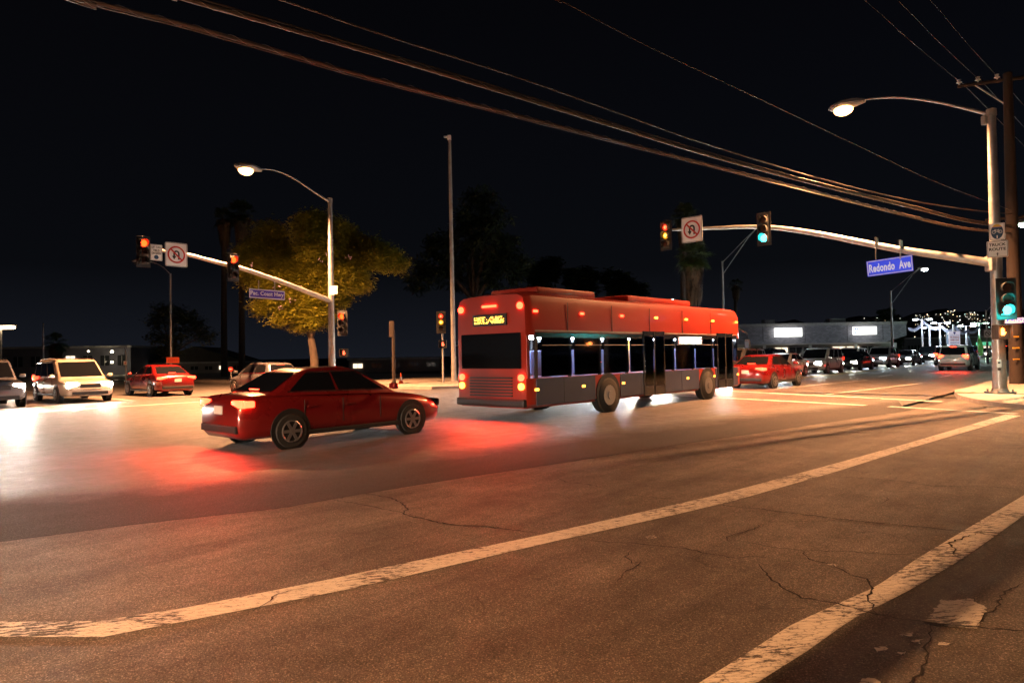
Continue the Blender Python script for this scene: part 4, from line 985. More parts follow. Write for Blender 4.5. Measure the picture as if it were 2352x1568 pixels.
def place(t, s, t_, fwd, z=.004):
    p = S(s, t_, z); t.location = p; t.rotation_euler.z = math.atan2(fwd.y, fwd.x); return t

G_OUT = 'cars driving away along the highway with red tail lamps'
G_IN = 'oncoming cars queued along the highway with headlamps on'
proto = {}
def veh(kind, paint, s, t_, fwd, label, group, heads, tails='tail', rack=False, beam=0, glow_=0):
    key = (kind, heads, tails, rack)
    if key in proto:
        o = copy_tree(proto[key]); o['label'] = label; o['group'] = group
        for b in find(o, 'body') + find(o, 'mirror'): recolour(b, PC[paint])
        for b in find(o, 'headlight_beam') + find(o, 'brake_light_glow'): bpy.data.objects.remove(b)
    else:
        o = make_vehicle(kind, paint, label, {'sedan': 'car', 'suv': 'SUV', 'minivan': 'minivan', 'hatchback': 'car'}[kind], group, heads, tails, rack); proto[key] = o
    place(o, s, t_, fwd)
    if beam: beams(o, beam, (1, .93, .8) if heads == 'warm' else (.75, .85, 1))
    if glow_: tail_glow(o, glow_)
    return o
# waiting on the side street at the far left, facing the camera
veh('suv', 'grey', 5.9, 33.2, -N, 'dark SUV with a roof rack waiting at the far left edge with bright headlamps', 'vehicles waiting to cross', 'warm', rack=True, beam=1000)
veh('minivan', 'champagne', 9.15, 34.2, -N, 'pale peach minivan facing the camera at the left with both headlamps on', 'vehicles waiting to cross', 'warm', rack=True, beam=1000)
veh('sedan', 'white', 7.6, 43.0, -N, 'white car waiting behind, in the gap between the dark SUV and the peach minivan', 'vehicles waiting to cross', 'warm')
veh('sedan', 'red', 13.2, 35.5, N, 'red car driving away on the side street just right of the peach minivan', 'cars on the side street', None, glow_=40)
veh('hatchback', 'grey', 16.6, 31.5, N, 'small grey car driving away on the side street left of the left signal pole', 'cars on the side street', None, glow_=40)
# driving away
veh('sedan', 'red', 8.0, 12.4, U, 'red sedan with bright brake lamps directly behind the red bus', G_OUT, None, glow_=160)
out_specs = [('sedan', 'red', 31, 12.4, 'red sedan just ahead of the red bus in the inner lane'), ('suv', 'white', 58, 9.2, 'white SUV driving away in the outer lane below the white lamp posts'),
    ('minivan', 'silver', 74, 12.4, 'distant silver minivan driving away left of the finance board'), ('suv', 'black', 84, 9.2, 'distant black SUV driving away near the right signal pole')]
for kind, pc, s, t_, lab in out_specs: veh(kind, pc, s, t_, U, lab, G_OUT, None, glow_=60 if s < 60 else 0)
# two unseen cars added left of the frame so their beams brighten signs and road
beams(veh('sedan', 'silver', -9.5, 6.4, U, 'unseen silver car added left of the frame in the kerb lane for its headlamp light', G_OUT, 'warm', beam=0), 1500, (1, .8, .6), 48, 4)
beams(veh('suv', 'grey', -12.5, 9.4, U, 'unseen grey SUV added left of the frame in the middle lane for its headlamp light', G_OUT, 'warm', beam=0), 1500, (1, .8, .6), 48, 4)
# oncoming queue
col_words = {'silver': 'silver', 'white': 'white', 'black': 'black', 'grey': 'grey', 'red': 'red', 'blue': 'dark blue', 'champagne': 'beige', 'green': 'dark green'}
inn = [('sedan', 'silver', 29.5, 16.2, 'warm'), ('suv', 'grey', 36.0, 16.2, 'warm'), ('sedan', 'white', 43.0, 16.2, 'cool'), ('minivan', 'silver', 50.0, 16.2, 'warm'), ('sedan', 'black', 58, 16.2, 'warm'), ('suv', 'white', 66, 16.2, 'cool'), ('sedan', 'grey', 75, 16.2, 'warm'), ('suv', 'black', 85, 16.2, 'cool'), ('sedan', 'silver', 96, 16.2, 'warm'), ('suv', 'blue', 108, 16.2, 'cool'), ('sedan', 'white', 122, 16.2, 'warm'),
       ('hatchback', 'blue', 30.5, 19.5, 'cool'), ('sedan', 'champagne', 37.5, 19.5, 'warm'), ('suv', 'silver', 44.5, 19.5, 'warm'), ('sedan', 'red', 52, 19.5, 'cool'), ('sedan', 'grey', 60, 19.5, 'warm'), ('minivan', 'white', 69, 19.5, 'warm'), ('suv', 'green', 79, 19.5, 'warm'), ('sedan', 'black', 90, 19.5, 'cool'), ('sedan', 'silver', 103, 19.5, 'warm'),
       ('sedan', 'black', 31.5, 22.7, 'warm'), ('suv', 'champagne', 39.5, 22.7, 'warm'), ('sedan', 'white', 48, 22.7, 'warm'), ('suv', 'black', 57, 22.7, 'cool')]
lane = {16.2: 'inner', 19.5: 'middle', 22.7: 'outer'}; cnt = {}
ordw = ['first', 'second', 'third', 'fourth', 'fifth', 'sixth', 'seventh', 'eighth', 'ninth', 'tenth', 'eleventh', 'twelfth']
for kind, pc, s, t_, h in inn:
    i = cnt.get(t_, 0); cnt[t_] = i + 1
    veh(kind, pc, s, t_, -U, f"{col_words[pc]} {'SUV' if kind == 'suv' else kind}, {ordw[i]} from the junction in the {lane[t_]} oncoming lane, headlamps {'bluish' if h == 'cool' else 'warm'} white", G_IN, h, 'tail_dim', beam=(5000 if i == 0 else 900 if i < 3 else 0))

# ---- the red bus
def make_bus(s0, L, t0):
    Wd, H = 2.55, 3.2
    b = thing('city_bus', S(s0, t0 + Wd / 2, .004), ROT, 'red city bus with dark windows and lit destination displays passing through the junction', 'bus')
    redp = mat('bus_red_paint', (0.30, 0.022, 0.010), .38, coat=.4, var=.05, scale=.7, emis=None)
    dk = mat('bus_dark_panel', (.012, .014, .02), .2)
    def section(prof_, x0=0, x1=L):
        rings = []
        for x, k in ((x0, .94), (x0 + .08, .985), (x0 + .25, 1), (x1 - .25, 1), (x1 - .08, .985), (x1, .94)):
            pts = [(Wd / 2 * k * f, z if (k == 1 or z < 2.9) else z - .05) for f, z in prof_]
            rings.append([(x, yy, z) for yy, z in pts] + [(x, -yy, z) for yy, z in pts[::-1]])
        return MB().loft(rings)
    section([(.96, 2.12), (1, 2.12), (.985, H - .28), (.93, H - .08), (.8, H), (.3, H + .03)]).build('roof_shell', redp, b, smooth=35)
    section([(.9, .32), (1, .42), (1, 1.06), (.96, 1.06)]).build('lower_body', redp, b, smooth=35)
    m = MB(); m.box((.07, 0, 1.6), (.1, Wd * .96, 1.1), None, .02); m.build('rear_wall', redp, b)
    q_ = .32
    while q_ < L:
        for side in (-1, 1): m = MB(); m.box((q_, side * (Wd / 2 - .03), 1.59), (.09, .05, 1.1)); m.build('window_pillar', M['black'], b)
        q_ += 1.36
    sm = mat('bus_seat_cloth', (.12, .15, .30), .8)
    for i_ in range(9):
        for side in (-1, 1):
            if i_ in (4,) and side < 0: continue
            m = MB(); m.box((1.2 + i_ * 1.12, side * .80, 1.42), (.10, .85, .66), None, .04); m.box((1.42 + i_ * 1.12, side * .80, 1.02), (.42, .85, .10), None, .03); m.build('seat', sm, b)
    for i_ in range(5):
        m = MB(); m.tube([(1.8 + i_ * 2.1, -.32, 1.0), (1.8 + i_ * 2.1, -.32, 2.12)], .018, 6); m.build('grab_pole', M['sign_yellow'], b)
    m = MB(); m.box((L / 2, .0, 1.0), (L - .5, Wd * .9, .03)); m.build('floor', M['black'], b)
    for side in (-1, 1):
        m = MB(); m.box((L / 2, side * .55, 2.10), (L - 1.5, .10, .03)); m.build('ceiling_light', glow('bus_ceiling_light', (.75, .85, 1), 26), b)
    skirt = mat('bus_lower_panel', (.035, .045, .09), .4, var=.2, scale=1.2)
    ys = -Wd / 2 - .008
    for side in (-1, 1):
        y = side * (Wd / 2 + .004)
        for a, c in ((.27, L - .3),):
            m = MB(); m.box(((a + c) / 2, y, 2.13), (c - a, .02, .12), None, .006); m.build('window_header', dk, b)
        x = .5
        while x < L - 1.4:
            if True:
                doors = side < 0 and False
                m = MB(); m.box((x + .62, y - side * .004, 1.58), (1.25, .012, .98), None, .01)
                win = m.build('window', M['bus_glass'], b)
                m = MB(); m.box((x + .62, y + side * .026, 1.88), (1.22, .008, .02)); m.build('window_bar', M['galv_dull'], win)
            x += 1.36
        for wx in (3.4, L - 2.75):
            m = MB(); m.cyl((wx, side * (Wd / 2 - .02), .52), .58, .08, 24, 'Y'); m.build('wheel_arch', M['black'], b, smooth=40)
            m = MB(); m.tube([(wx, side * (Wd / 2 - .25), .48), (wx, side * (Wd / 2 + .02), .48), (wx, side * (Wd / 2 + .045), .48)], [.48, .48, .44], 24); wh = m.build('wheel', M['rubber'], b, smooth=40)
            m = MB(); m.cyl((wx, side * (Wd / 2 + .05), .48), .28, .02, 18, 'Y'); m.cyl((wx, side * (Wd / 2 + .07), .48), .12, .06, 12, 'Y'); m.build('rim', M['rim'], wh, smooth=40)
        for a, c in ((.28, 3.4 - .62), (3.4 + .62, L - 2.75 - .62), (L - 2.75 + .62, L - .3)):
            m = MB(); m.box(((a + c) / 2, y, .72), (c - a, .02, .66), None, .006); m.build('skirt_panel', skirt, b)
            q_ = a + 1.1
            while q_ < c - .3: m = MB(); m.box((q_, y + side * .008, .72), (.012, .012, .64)); m.build('panel_seam', M['rubber'], b); q_ += 1.25
        q_ = 1.6
        while q_ < L - 1: m = MB(); m.box((q_, y, 2.62), (.014, .012, .74)); m.build('panel_seam', M['black'], b); q_ += 2.05
        # side marker lamps and skirt lamps
        for i in range(7):
            xx = .3 + (L - .6) * i / 6
            m = MB(); m.box((xx, side * (Wd / 2 + .008), 2.72 if i % 2 == 0 else 2.72), (.16, .03, .06), None, .012); m.build('marker_lamp', M['tail'] if i < 3 else M['amber'], b)
            m = MB(); m.box((xx, side * (Wd / 2 + .008), .78), (.14, .03, .06), None, .012); m.build('marker_lamp', M['amber'], b)
        # reflective stripe along the skirt
        for a, c in ((.27, L - .3),):
            m = MB(); m.box(((a + c) / 2, side * (Wd / 2 + .005), 2.24), (c - a, .012, .035)); m.build('cornice_strip', M['galv_dull'], b)
    # doors on the kerb side
    for dx in (5.9, L - 1.35):
        m = MB()
        for bx0, bz0, bw0, bh0 in ((-.60, 1.32, .06, 1.95), (.60, 1.32, .06, 1.95), (0, .49, 1.25, .28), (0, 2.22, 1.25, .14)): m.box((dx + bx0, ys - .012, bz0), (bw0, .03, bh0))
        d = m.build('door', dk, b)
        for k_ in (-.31, .31):
            m = MB(); m.box((dx + k_, ys - .032, 1.40), (.5, .01, 1.5), None, .02); m.build('door_glass', M['bus_glass'], d)
        m = MB(); m.box((dx, ys - .034, 1.32), (.03, .02, 1.95)); m.build('door_seam', M['rubber'], d)
    # LED display on the side: rows of dots, white and green and red
    for x0_, nx in ((L - 3.9, 64),):
        m = MB(); m.box((x0_ - .1, ys - .02, 2.03), (1.75, .05, .27), None, .01); fr = m.build('side_display', M['black'], b)
        for mt_, sel in ((glow('led_white_dot', (1, .95, .8), 6), 0), (glow('led_green_dot', (.2, 1, .4), 6), 1), (glow('led_red_dot', (1, .05, .05), 6), 2)):
            m = MB()
            for i in range(nx):
                for j in range(9):
                    c = 0 if j in (0, 3, 4, 6, 8) else (2 if (i // 4) % 3 == 0 else 1)
                    if c == sel and random.random() < .75: m.box((x0_ - .88 + i * .0246, ys - .048, 1.93 + j * .024), (.013, .004, .013))
            m.build('display_dots', mt_, fr)
    # rear face
    m = MB(); m.box((-.01, 0, 1.75), (.05, 2.1, .9), None, .03); m.build('rear_window', M['glass'], b)
    m = MB(); m.box((-.01, 0, 2.55), (.06, 1.2, .30), None, .02); rd_ = m.build('rear_display', M['black'], b)
    m = MB()
    for i in range(34):
        for j in range(8):
            if random.random() < .6 and j % 7: m.box((-.045, -.52 + i * .0315, 2.44 + j * .03), (.004, .017, .017))
    m.build('display_dots', glow('led_amber_dot', (1, .45, .05), 5), rd_)
    m = MB()
    for j in range(7): m.box((-.02, 0, .62 + j * .075), (.04, 1.5, .035), None, .008)
    m.build('engine_grille', M['black'], b)
    for sy in (-1, 1):
        for z, nm, mt_ in ((1.08, 'tail_lamp', 'tail'), (.86, 'indicator', 'amber'), (2.86, 'high_brake_lamp', 'tail')):
            m = MB(); m.cyl((-.02, sy * 1.05, z), .085, .06, 16, 'X'); m.build(nm, M[mt_], b, smooth=40)
    m = MB(); m.box((-.03, 0, .45), (.16, 2.4, .2), None, .05); m.build('rear_bumper', M['black'], b)
    m = MB(); m.box((-.03, .0, 2.9), (.04, .5, .06), None, .01); m.build('centre_brake_lamp', M['tail'], b)
    # roof units
    for xx, ln in ((2.2, 2.6), (7.2, 4.0)):
        m = MB(); m.box((xx, 0, H + .10), (ln, 1.7, .24), None, .1); m.build('roof_unit', redp, b, smooth=40)
    m = MB(); m.box((L - .0, 0, 1.9), (.06, 2.3, 1.3), None, .04); m.build('windshield', M['glass'], b)
    for sy in (-1, 1):
        m = MB(); m.box((L + .01, sy * .95, .8), (.06, .3, .16), None, .03); m.build('headlight', M['head'], b)
        m = MB(); m.tube([(L - .1, sy * 1.25, 2.5), (L + .25, sy * 1.45, 2.3), (L + .25, sy * 1.45, 2.0)], .02, 6); m.box((L + .25, sy * 1.45, 1.9), (.08, .2, .34), None, .03); m.build('mirror', M['black'], b)
    d = bpy.data.lights.new('brake_light_glow', 'AREA'); d.shape = 'RECTANGLE'; d.size = 2; d.size_y = .2; d.energy = 140; d.color = (1, .04, .02)
    o = bpy.data.objects.new('brake_light_glow', d); sc.collection.objects.link(o); o.parent = b; o.location = (-.1, 0, 1.1); o.rotation_euler = (R(78), 0, R(90))
    return b
M['bus_glass'] = bpy.data.materials.new('bus_window_glass'); M['bus_glass'].use_nodes = True
_nt = M['bus_glass'].node_tree; _tr = _nt.nodes.new('ShaderNodeBsdfTransparent'); _tr.inputs[0].default_value = (.42, .47, .56, 1)
_gl = _nt.nodes.new('ShaderNodeBsdfGlossy'); _gl.inputs['Roughness'].default_value = .05; _gl.inputs[0].default_value = (.6, .6, .6, 1)
_mx = _nt.nodes.new('ShaderNodeMixShader'); _fr = _nt.nodes.new('ShaderNodeFresnel'); _fr.inputs[0].default_value = 1.5
_nt.links.new(_fr.outputs[0], _mx.inputs[0]); _nt.links.new(_tr.outputs[0], _mx.inputs[1]); _nt.links.new(_gl.outputs[0], _mx.inputs[2]); _nt.links.new(_mx.outputs[0], _nt.nodes['Material Output'].inputs[0])
make_bus(12.6, 12.2, 10.9)
# ------------------------------------------------------------------ vegetation
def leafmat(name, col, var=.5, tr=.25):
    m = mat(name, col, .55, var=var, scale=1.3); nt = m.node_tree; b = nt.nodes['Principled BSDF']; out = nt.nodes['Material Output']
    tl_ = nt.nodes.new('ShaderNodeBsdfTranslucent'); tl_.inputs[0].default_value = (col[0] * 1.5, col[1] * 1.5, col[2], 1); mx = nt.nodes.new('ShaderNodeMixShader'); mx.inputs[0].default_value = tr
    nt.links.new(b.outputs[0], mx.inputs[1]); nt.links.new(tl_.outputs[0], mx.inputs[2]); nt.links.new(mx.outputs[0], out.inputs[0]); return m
def crown(parent, blobs, origin, mt, n, leaf=.22, droop=.3, name='crown', asp=.45, seed=1, mesh_only=False):
    """many leaf sprays spread through the crown; blobs = (centre, radius)"""
    rnd = random.Random(seed); m = MB(); tot = sum(r ** 2 for _, r in blobs)
    for c, r in blobs:
        k = int(n * r * r / tot); cl = []
        for _ in range(max(8, int(k / 22))):
            d = Vector((rnd.gauss(0, 1), rnd.gauss(0, 1), rnd.gauss(0, 1) * .8)).normalized() * r * rnd.uniform(.35, 1.05) ** .6
            if rnd.random() < .12: d *= 1.15
            cl.append(c + d)
        for p in cl:
            for _ in range(22):
                q = p + Vector((rnd.gauss(0, .36), rnd.gauss(0, .36), rnd.gauss(0, .22))) * max(.7, r * .4)
                a = rnd.uniform(0, 6.28); L = leaf * rnd.uniform(.6, 1.5); dz = rnd.uniform(-droop - .3, .35)
                u = Vector((math.cos(a), math.sin(a), dz)).normalized() * L; v = Vector((-math.sin(a), math.cos(a), rnd.uniform(-.5, .5))).normalized() * L * asp
                o = q - origin
                m.add([o - u * .1, o + u * .45 + v * .5, o + u, o + u * .45 - v * .5], [(0, 1, 2, 3)])
    return m.build(name, mt, parent, fix=False)
def tree(label, depth, base, blobs_px, mt, n, leaf, seed, group=None, trunk_r=.25, cat='tree', kind='tree', limbs=4, asp=.45, droop=.3):
    rnd = random.Random(seed); P = W(base[0], base[1], depth); P.z = 0.1
    t = thing(kind, P, 0, label, cat, group); k = 1 / ppm(depth)
    bl = [(W(x, y, depth + rnd.uniform(-1.2, 1.8) * min(1, r * k / 2)), r * k) for x, y, r in blobs_px]
    crown(t, bl, P, mt, n, leaf, droop, seed=seed, asp=asp)
    m = MB(); lo = min(b[0].z for b in bl) - P.z; cen = sum((b[0] for b in bl), Vector()) / len(bl) - P
    fk = Vector((cen.x * .3, cen.y * .3, max(1.2, lo * .75)))
    m.tube(smooth_path([(0, 0, 0), (.06, .05, fk.z * .5), fk], 5), lerpl(trunk_r, trunk_r * .7, 11), 10)
    for c, r in sorted(bl, key=lambda b: -b[1])[:limbs + 3]:
        e = c - P; m.tube(smooth_path([fk, fk.lerp(e, .5) + Vector((0, 0, r * .25)), e], 4), lerpl(trunk_r * .5, .03, 9), 7)
    m.build('trunk', M['bark'], t, smooth=60); return t
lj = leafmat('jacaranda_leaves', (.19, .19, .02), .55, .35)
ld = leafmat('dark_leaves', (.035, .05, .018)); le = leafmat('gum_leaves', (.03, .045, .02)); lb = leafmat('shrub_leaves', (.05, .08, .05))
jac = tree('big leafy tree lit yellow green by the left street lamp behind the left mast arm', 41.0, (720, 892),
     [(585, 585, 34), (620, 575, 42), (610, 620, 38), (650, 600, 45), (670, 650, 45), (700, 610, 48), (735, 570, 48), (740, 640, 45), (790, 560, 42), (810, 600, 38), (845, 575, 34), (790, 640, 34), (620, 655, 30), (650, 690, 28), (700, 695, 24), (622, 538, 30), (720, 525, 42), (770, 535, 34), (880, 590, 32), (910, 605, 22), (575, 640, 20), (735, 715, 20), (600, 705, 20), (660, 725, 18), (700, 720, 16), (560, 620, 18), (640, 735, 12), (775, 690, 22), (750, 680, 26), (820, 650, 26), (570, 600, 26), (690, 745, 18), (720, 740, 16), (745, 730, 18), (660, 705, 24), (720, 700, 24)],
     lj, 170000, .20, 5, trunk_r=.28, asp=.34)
fb = MB()   # a few lilac blossoms
for x, y in ((628, 640), (640, 655), (668, 690), (735, 600), (750, 585), (800, 590), (575, 610), (685, 662), (645, 705)):
    c = W(x, y, 38.4) - jac.location
    for _ in range(5):
        q = c + Vector((random.gauss(0, .10), random.gauss(0, .1), random.gauss(0, .12))); fb.ball(q, .025, 6)
fb.build('blossoms', mat('lilac_blossom', (.32, .24, .45), .6), jac)
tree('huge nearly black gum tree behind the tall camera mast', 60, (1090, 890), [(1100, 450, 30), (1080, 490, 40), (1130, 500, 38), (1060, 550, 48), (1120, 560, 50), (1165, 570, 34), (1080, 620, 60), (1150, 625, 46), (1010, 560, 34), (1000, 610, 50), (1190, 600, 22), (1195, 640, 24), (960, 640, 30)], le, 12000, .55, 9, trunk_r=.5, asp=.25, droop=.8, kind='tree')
for i, (bx0, bl, lab) in enumerate(((1240, [(1235, 625, 28), (1265, 615, 26), (1250, 650, 30)], 'dark round tree left of a row behind the bus roof'), (1330, [(1320, 640, 26), (1350, 630, 22), (1345, 660, 28)], 'dark round tree in the middle of a row behind the bus roof'), (1420, [(1405, 640, 24), (1435, 650, 20), (1465, 665, 20), (1420, 670, 24)], 'dark round tree right of a row behind the bus roof'))):
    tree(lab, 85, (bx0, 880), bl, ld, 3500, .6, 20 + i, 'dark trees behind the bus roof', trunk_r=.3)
tree('small shrub like tree behind the thin lamp pole at the left', 50, (385, 880), [(372, 715, 20), (400, 725, 24), (360, 740, 18), (430, 730, 20), (360, 775, 16), (410, 770, 24), (385, 800, 20), (450, 745, 16), (470, 770, 20)], lb, 6000, .25, 31, trunk_r=.12)
for i, (x, r, h) in enumerate(((2026, 8, 712), (2045, 10, 706), (2062, 7, 722))):
    k = 1 / ppm(110); P = W(x, 800, 110); P.z = 0
    t_ = thing('cypress', P, 0, ('narrow dark cypress, leftmost of three beside the truss arm street lamp', 'narrow dark cypress, tallest of three beside the truss arm street lamp', 'narrow dark cypress, rightmost and shortest of three beside the street lamp')[i], 'tree', 'cypresses above the shop roof')
    zt = W(x, h, 110).z; bl = [(P + Vector((0, 0, zt * f)), r * k * s_) for f, s_ in ((.3, 1), (.45, 1), (.6, 1), (.75, .9), (.86, .75), (.95, .5))]
    crown(t_, bl, P, ld, 1500, .5, seed=50 + i); m = MB(); m.tube([(0, 0, 0), (0, 0, zt * .5)], [.2, .12], 7); m.build('trunk', M['bark'], t_)

def fan_palm(label, depth, px, base_y, crown_y, r_px, skirt_px, mt, seed, group=None, dead=None, nf=46):
    rnd = random.Random(seed); P = W(px, base_y, depth); P.z = .1; t = thing('fan_palm', P, 0, label, 'palm tree', group); k = 1 / ppm(depth)
    C = W(px, crown_y, depth) - P; Rr = r_px * k
    m = MB(); m.tube(smooth_path([(0, 0, 0), (.05, 0, C.z * .5), C - Vector((0, 0, .3))], 5), lerpl(.30, .20, 11), 10); m.build('trunk', M['bark'], t, smooth=60)
    m = MB()
    for i in range(nf):
        a = rnd.uniform(0, 6.28); el = rnd.uniform(-.75, 1.35); L = Rr * rnd.uniform(.75, 1.05)
        d = Vector((math.cos(a) * math.cos(el), math.sin(a) * math.cos(el), math.sin(el))); base = C + d * .2; hub = C + d * L * .5
        m.tube([base, hub], .018, 3)
        side = d.cross(Vector((0, 0, 1))).normalized() if abs(d.z) < .98 else Vector((1, 0, 0)); upv = side.cross(d).normalized()
        for j in range(15):
            b = R(-78 + 156 * j / 14); v = (d * math.cos(b) + side * math.sin(b)).normalized(); ln = L * .5 * (.75 + .25 * math.cos(b)) * rnd.uniform(.85, 1.1)
            tip = hub + v * ln + Vector((0, 0, -ln * rnd.uniform(.15, .5))); mid = hub + v * ln * .55; wv = upv.cross(v).normalized() * ln * .045
            m.add([hub, mid + wv, tip, mid - wv], [(0, 1, 2, 3)])
    m.build('fronds', mt, t, fix=False)
    if skirt_px:
        m = MB(); Ls = skirt_px * k
        for i in range(520):
            a = rnd.uniform(0, 6.28); z0 = C.z - rnd.uniform(0, Ls * .75); rr = Rr * .42 * (1 - .35 * (C.z - z0) / Ls) * rnd.uniform(.6, 1.1); ln = rnd.uniform(.5, 1.3) * Rr * .7
            b0 = Vector((C.x + math.cos(a) * .25, C.y + math.sin(a) * .25, z0)); b1 = Vector((C.x + math.cos(a) * rr, C.y + math.sin(a) * rr, z0 - ln * .35)); b2 = Vector((C.x + math.cos(a) * rr * .9, C.y + math.sin(a) * rr * .9, z0 - ln)); s_ = Vector((-math.sin(a), math.cos(a), 0)) * .06
            m.add([b0 + s_, b0 - s_, b1 - s_, b1 + s_, b2], [(0, 1, 2, 3), (3, 2, 4)])
        m.build('dead_frond_skirt', dead or M['dead'], t, fix=False)
    return t
M['dead'] = mat('dead_fronds', (.09, .06, .035), .9, var=.4, scale=3)
lp_ = leafmat('palm_leaves', (.045, .075, .02)); lpd = leafmat('palm_leaves_dark', (.03, .045, .015))
fan_palm('shaggy fan palm with a brown skirt behind the right mast arm no U-turn sign', 52, 1592, 850, 592, 54, 110, lp_, 3, 'fan palms behind the mast arm', nf=70)
fan_palm('taller dim fan palm rising behind the arrow signal', 58, 1572, 850, 500, 44, 60, lpd, 4, 'fan palms behind the mast arm')
fan_palm('small dark fan palm right of the thin truss lamp pole', 95, 1690, 830, 655, 22, 30, lpd, 5, 'fan palms behind the mast arm', nf=30)
fan_palm('dim drooping palm below the left street lamp, the right of a pair', 62, 556, 880, 492, 44, 60, lpd, 6, 'dim palms below the left street lamp')
fan_palm('dim drooping palm below the left street lamp, the left of a pair', 62, 515, 880, 502, 36, 60, lpd, 7, 'dim palms below the left street lamp')
fan_palm('low palm with green lit fronds above the gap between the two left vehicles', 54, 128, 880, 788, 34, 50, leafmat('palm_leaves_lit', (.05, .11, .06)), 8)

# ------------------------------------------------------------------ buildings
wallm = mat('shop_wall_blocks', (.30, .30, .34), .85, var=.10, scale=.5)
def bricks(name, c1, c2, sx=3.0):
    m = bpy.data.materials.new(name); m.use_nodes = True; nt = m.node_tree; b = nt.nodes['Principled BSDF']; tc = nt.nodes.new('ShaderNodeTexCoord')
    mp = nt.nodes.new('ShaderNodeMapping'); mp.inputs['Rotation'].default_value = (R(90), 0, 0); nt.links.new(tc.outputs['Object'], mp.inputs[0])
    br = nt.nodes.new('ShaderNodeTexBrick'); br.inputs['Scale'].default_value = sx; br.inputs['Color1'].default_value = (*c1, 1); br.inputs['Color2'].default_value = (*c2, 1); br.inputs['Mortar'].default_value = (c1[0] * .6, c1[1] * .6, c1[2] * .6, 1)
    nt.links.new(mp.outputs[0], br.inputs['Vector']); nt.links.new(br.outputs[0], b.inputs['Base Color']); b.inputs['Roughness'].default_value = .9; return m
brk = bricks('shop_fascia_bricks', (.34, .33, .38), (.22, .215, .25), 1.1)
M['shop_light'] = glow('shop_window_light', (1.0, .80, .55), .9)
M['shop_dark'] = mat('dark_shop_glass', (.02, .022, .025), .1)
M['sign_lit'] = glow('lit_sign_face', (1.0, 1.0, .93), 1.3)
def frontal(px0, px1, base_y, depth, yaw=0.0):
    A = W(px0, base_y, depth); B = W(px1, base_y, depth + yaw); A.z = B.z = 0; return A, B
def building(name, label, px0, px1, top_y, depth, dz_yaw, mt, deep=14, cat='building'):
    A, B = frontal(px0, px1, 805, depth, dz_yaw); d = (B - A); L = d.length; rz = math.atan2(d.y, d.x)
    H = W((px0 + px1) / 2, top_y, depth + dz_yaw / 2).z
    t = thing(name, A, rz, label, cat); m = MB(); m.box((L / 2, deep / 2, H / 2), (L, deep, H)); m.build('wall', mt, t)
    m = MB(); m.box((L / 2, deep / 2, H + .12), (L + .3, deep + .3, .22)); m.build('roof', M['galv_dull'], t)
    return t, L, H
# corner shop with two lit sign boxes
dep = 105; A, B = frontal(1560, 2085, 800, dep, 0)
L = (B - A).length; t_ = thing('shop_building', A, 0, 'wide grey block shop with two bright white sign boxes right of the bus', 'building')
zf1 = W(2000, 742, dep).z; zf0 = W(2000, 788, dep).z
m = MB(); m.box((L / 2, 9, zf0 / 2), (L - 2.4, 14, zf0)); m.build('wall', mat('shop_front_render', (.36, .34, .31), .85, var=.1, scale=.6), t_)
m = MB(); m.prism([(0, zf0 + .15), (L - 3.2, zf0 + .15), (L, zf0 + 1.1), (L, zf1), (0, zf1)], .2, 15); m.build('fascia', brk, t_)
m = MB(); m.box((L / 2 - 1.3, .7, zf0 + .05), (L - 3, 2.8, .22)); m.build('canopy', mat('canopy_white', (.5, .45, .42), .7), t_)
m = MB(); m.box((L / 2, 7.6, zf1 + .1), (L + .1, 15.2, .2)); m.build('roof', M['galv_dull'], t_)
for x_ in (6.5, 13, 19.5, 26, 31.5):
    m = MB(); m.box((x_, .19, (zf0 + zf1) / 2 + .3), (.05, .03, zf1 - zf0 - .4)); m.build('wall_joint', M['black'], t_)
m = MB(); m.box((L / 2, .15, zf1 - .12), (L, .12, .24)); m.build('parapet_trim', M['galv_dull'], t_)
for x_, w_ in ((9, 2.2), (16, 1.6), (27, 2.6)):
    m = MB(); m.box((x_, 6, zf1 + .6), (w_, 1.6, .9), None, .04); m.build('roof_vent_unit', M['galv_dull'], t_)
x = 2.0; i = 0
while x < L - 4:
    mt_ = M['shop_light'] if i in (3, 6, 10, 11, 14) else M['shop_dark']
    m = MB(); m.box((x + 1, 1.98, zf0 * .48), (1.9, .08, zf0 * .72)); wn_ = m.build('window', mt_, t_)
    m = MB(); m.box((x + 1, 1.92, zf0 * .48), (.07, .06, zf0 * .72)); m.box((x + 1, 1.92, zf0 * .84), (1.9, .06, .07)); m.build('frame', M['galv_dull'], wn_); x += 2.25; i += 1
for x in (6, 13, 20, 27, 33):
    m = MB(); m.box((x, -.3, zf0 / 2), (.35, .35, zf0)); m.build('column', M['sign_white'], t_)
k = 1 / ppm(dep)
def lit_box(px, py, wpx, hpx, y, label, dd):
    P = W(px, py, dd); t = thing('lit_sign', P, 0, label, 'sign', 'lit shop sign boxes'); m = MB(); kk = 1 / ppm(dd); m.box((0, .12, 0), (wpx * kk, .24, hpx * kk), None, .03); m.build('sign_box', M['sign_lit'], t)
    m = MB(); m.box((0, .13, hpx * kk / 2 + .04), (wpx * kk + .1, .3, .08)); m.box((0, .13, -hpx * kk / 2 - .04), (wpx * kk + .1, .3, .08)); m.build('frame', M['galv'], t)
    return t, kk
t2, kk = lit_box(1811, 763, 63, 20, 0, 'long glowing white sign box with faint blue emblem, left on the grey shop', dep - .6)
m = MB(); bl_ = M['sign_lit_blue'] = glow('sign_blue_print', (.05, .14, .5), .5)
m.add(ring(5 * kk, 3.8 * kk, -.01, 16, -22 * kk, 0).v, ring(1, 2, 0, 16).f); m.build('emblem', bl_, t2)
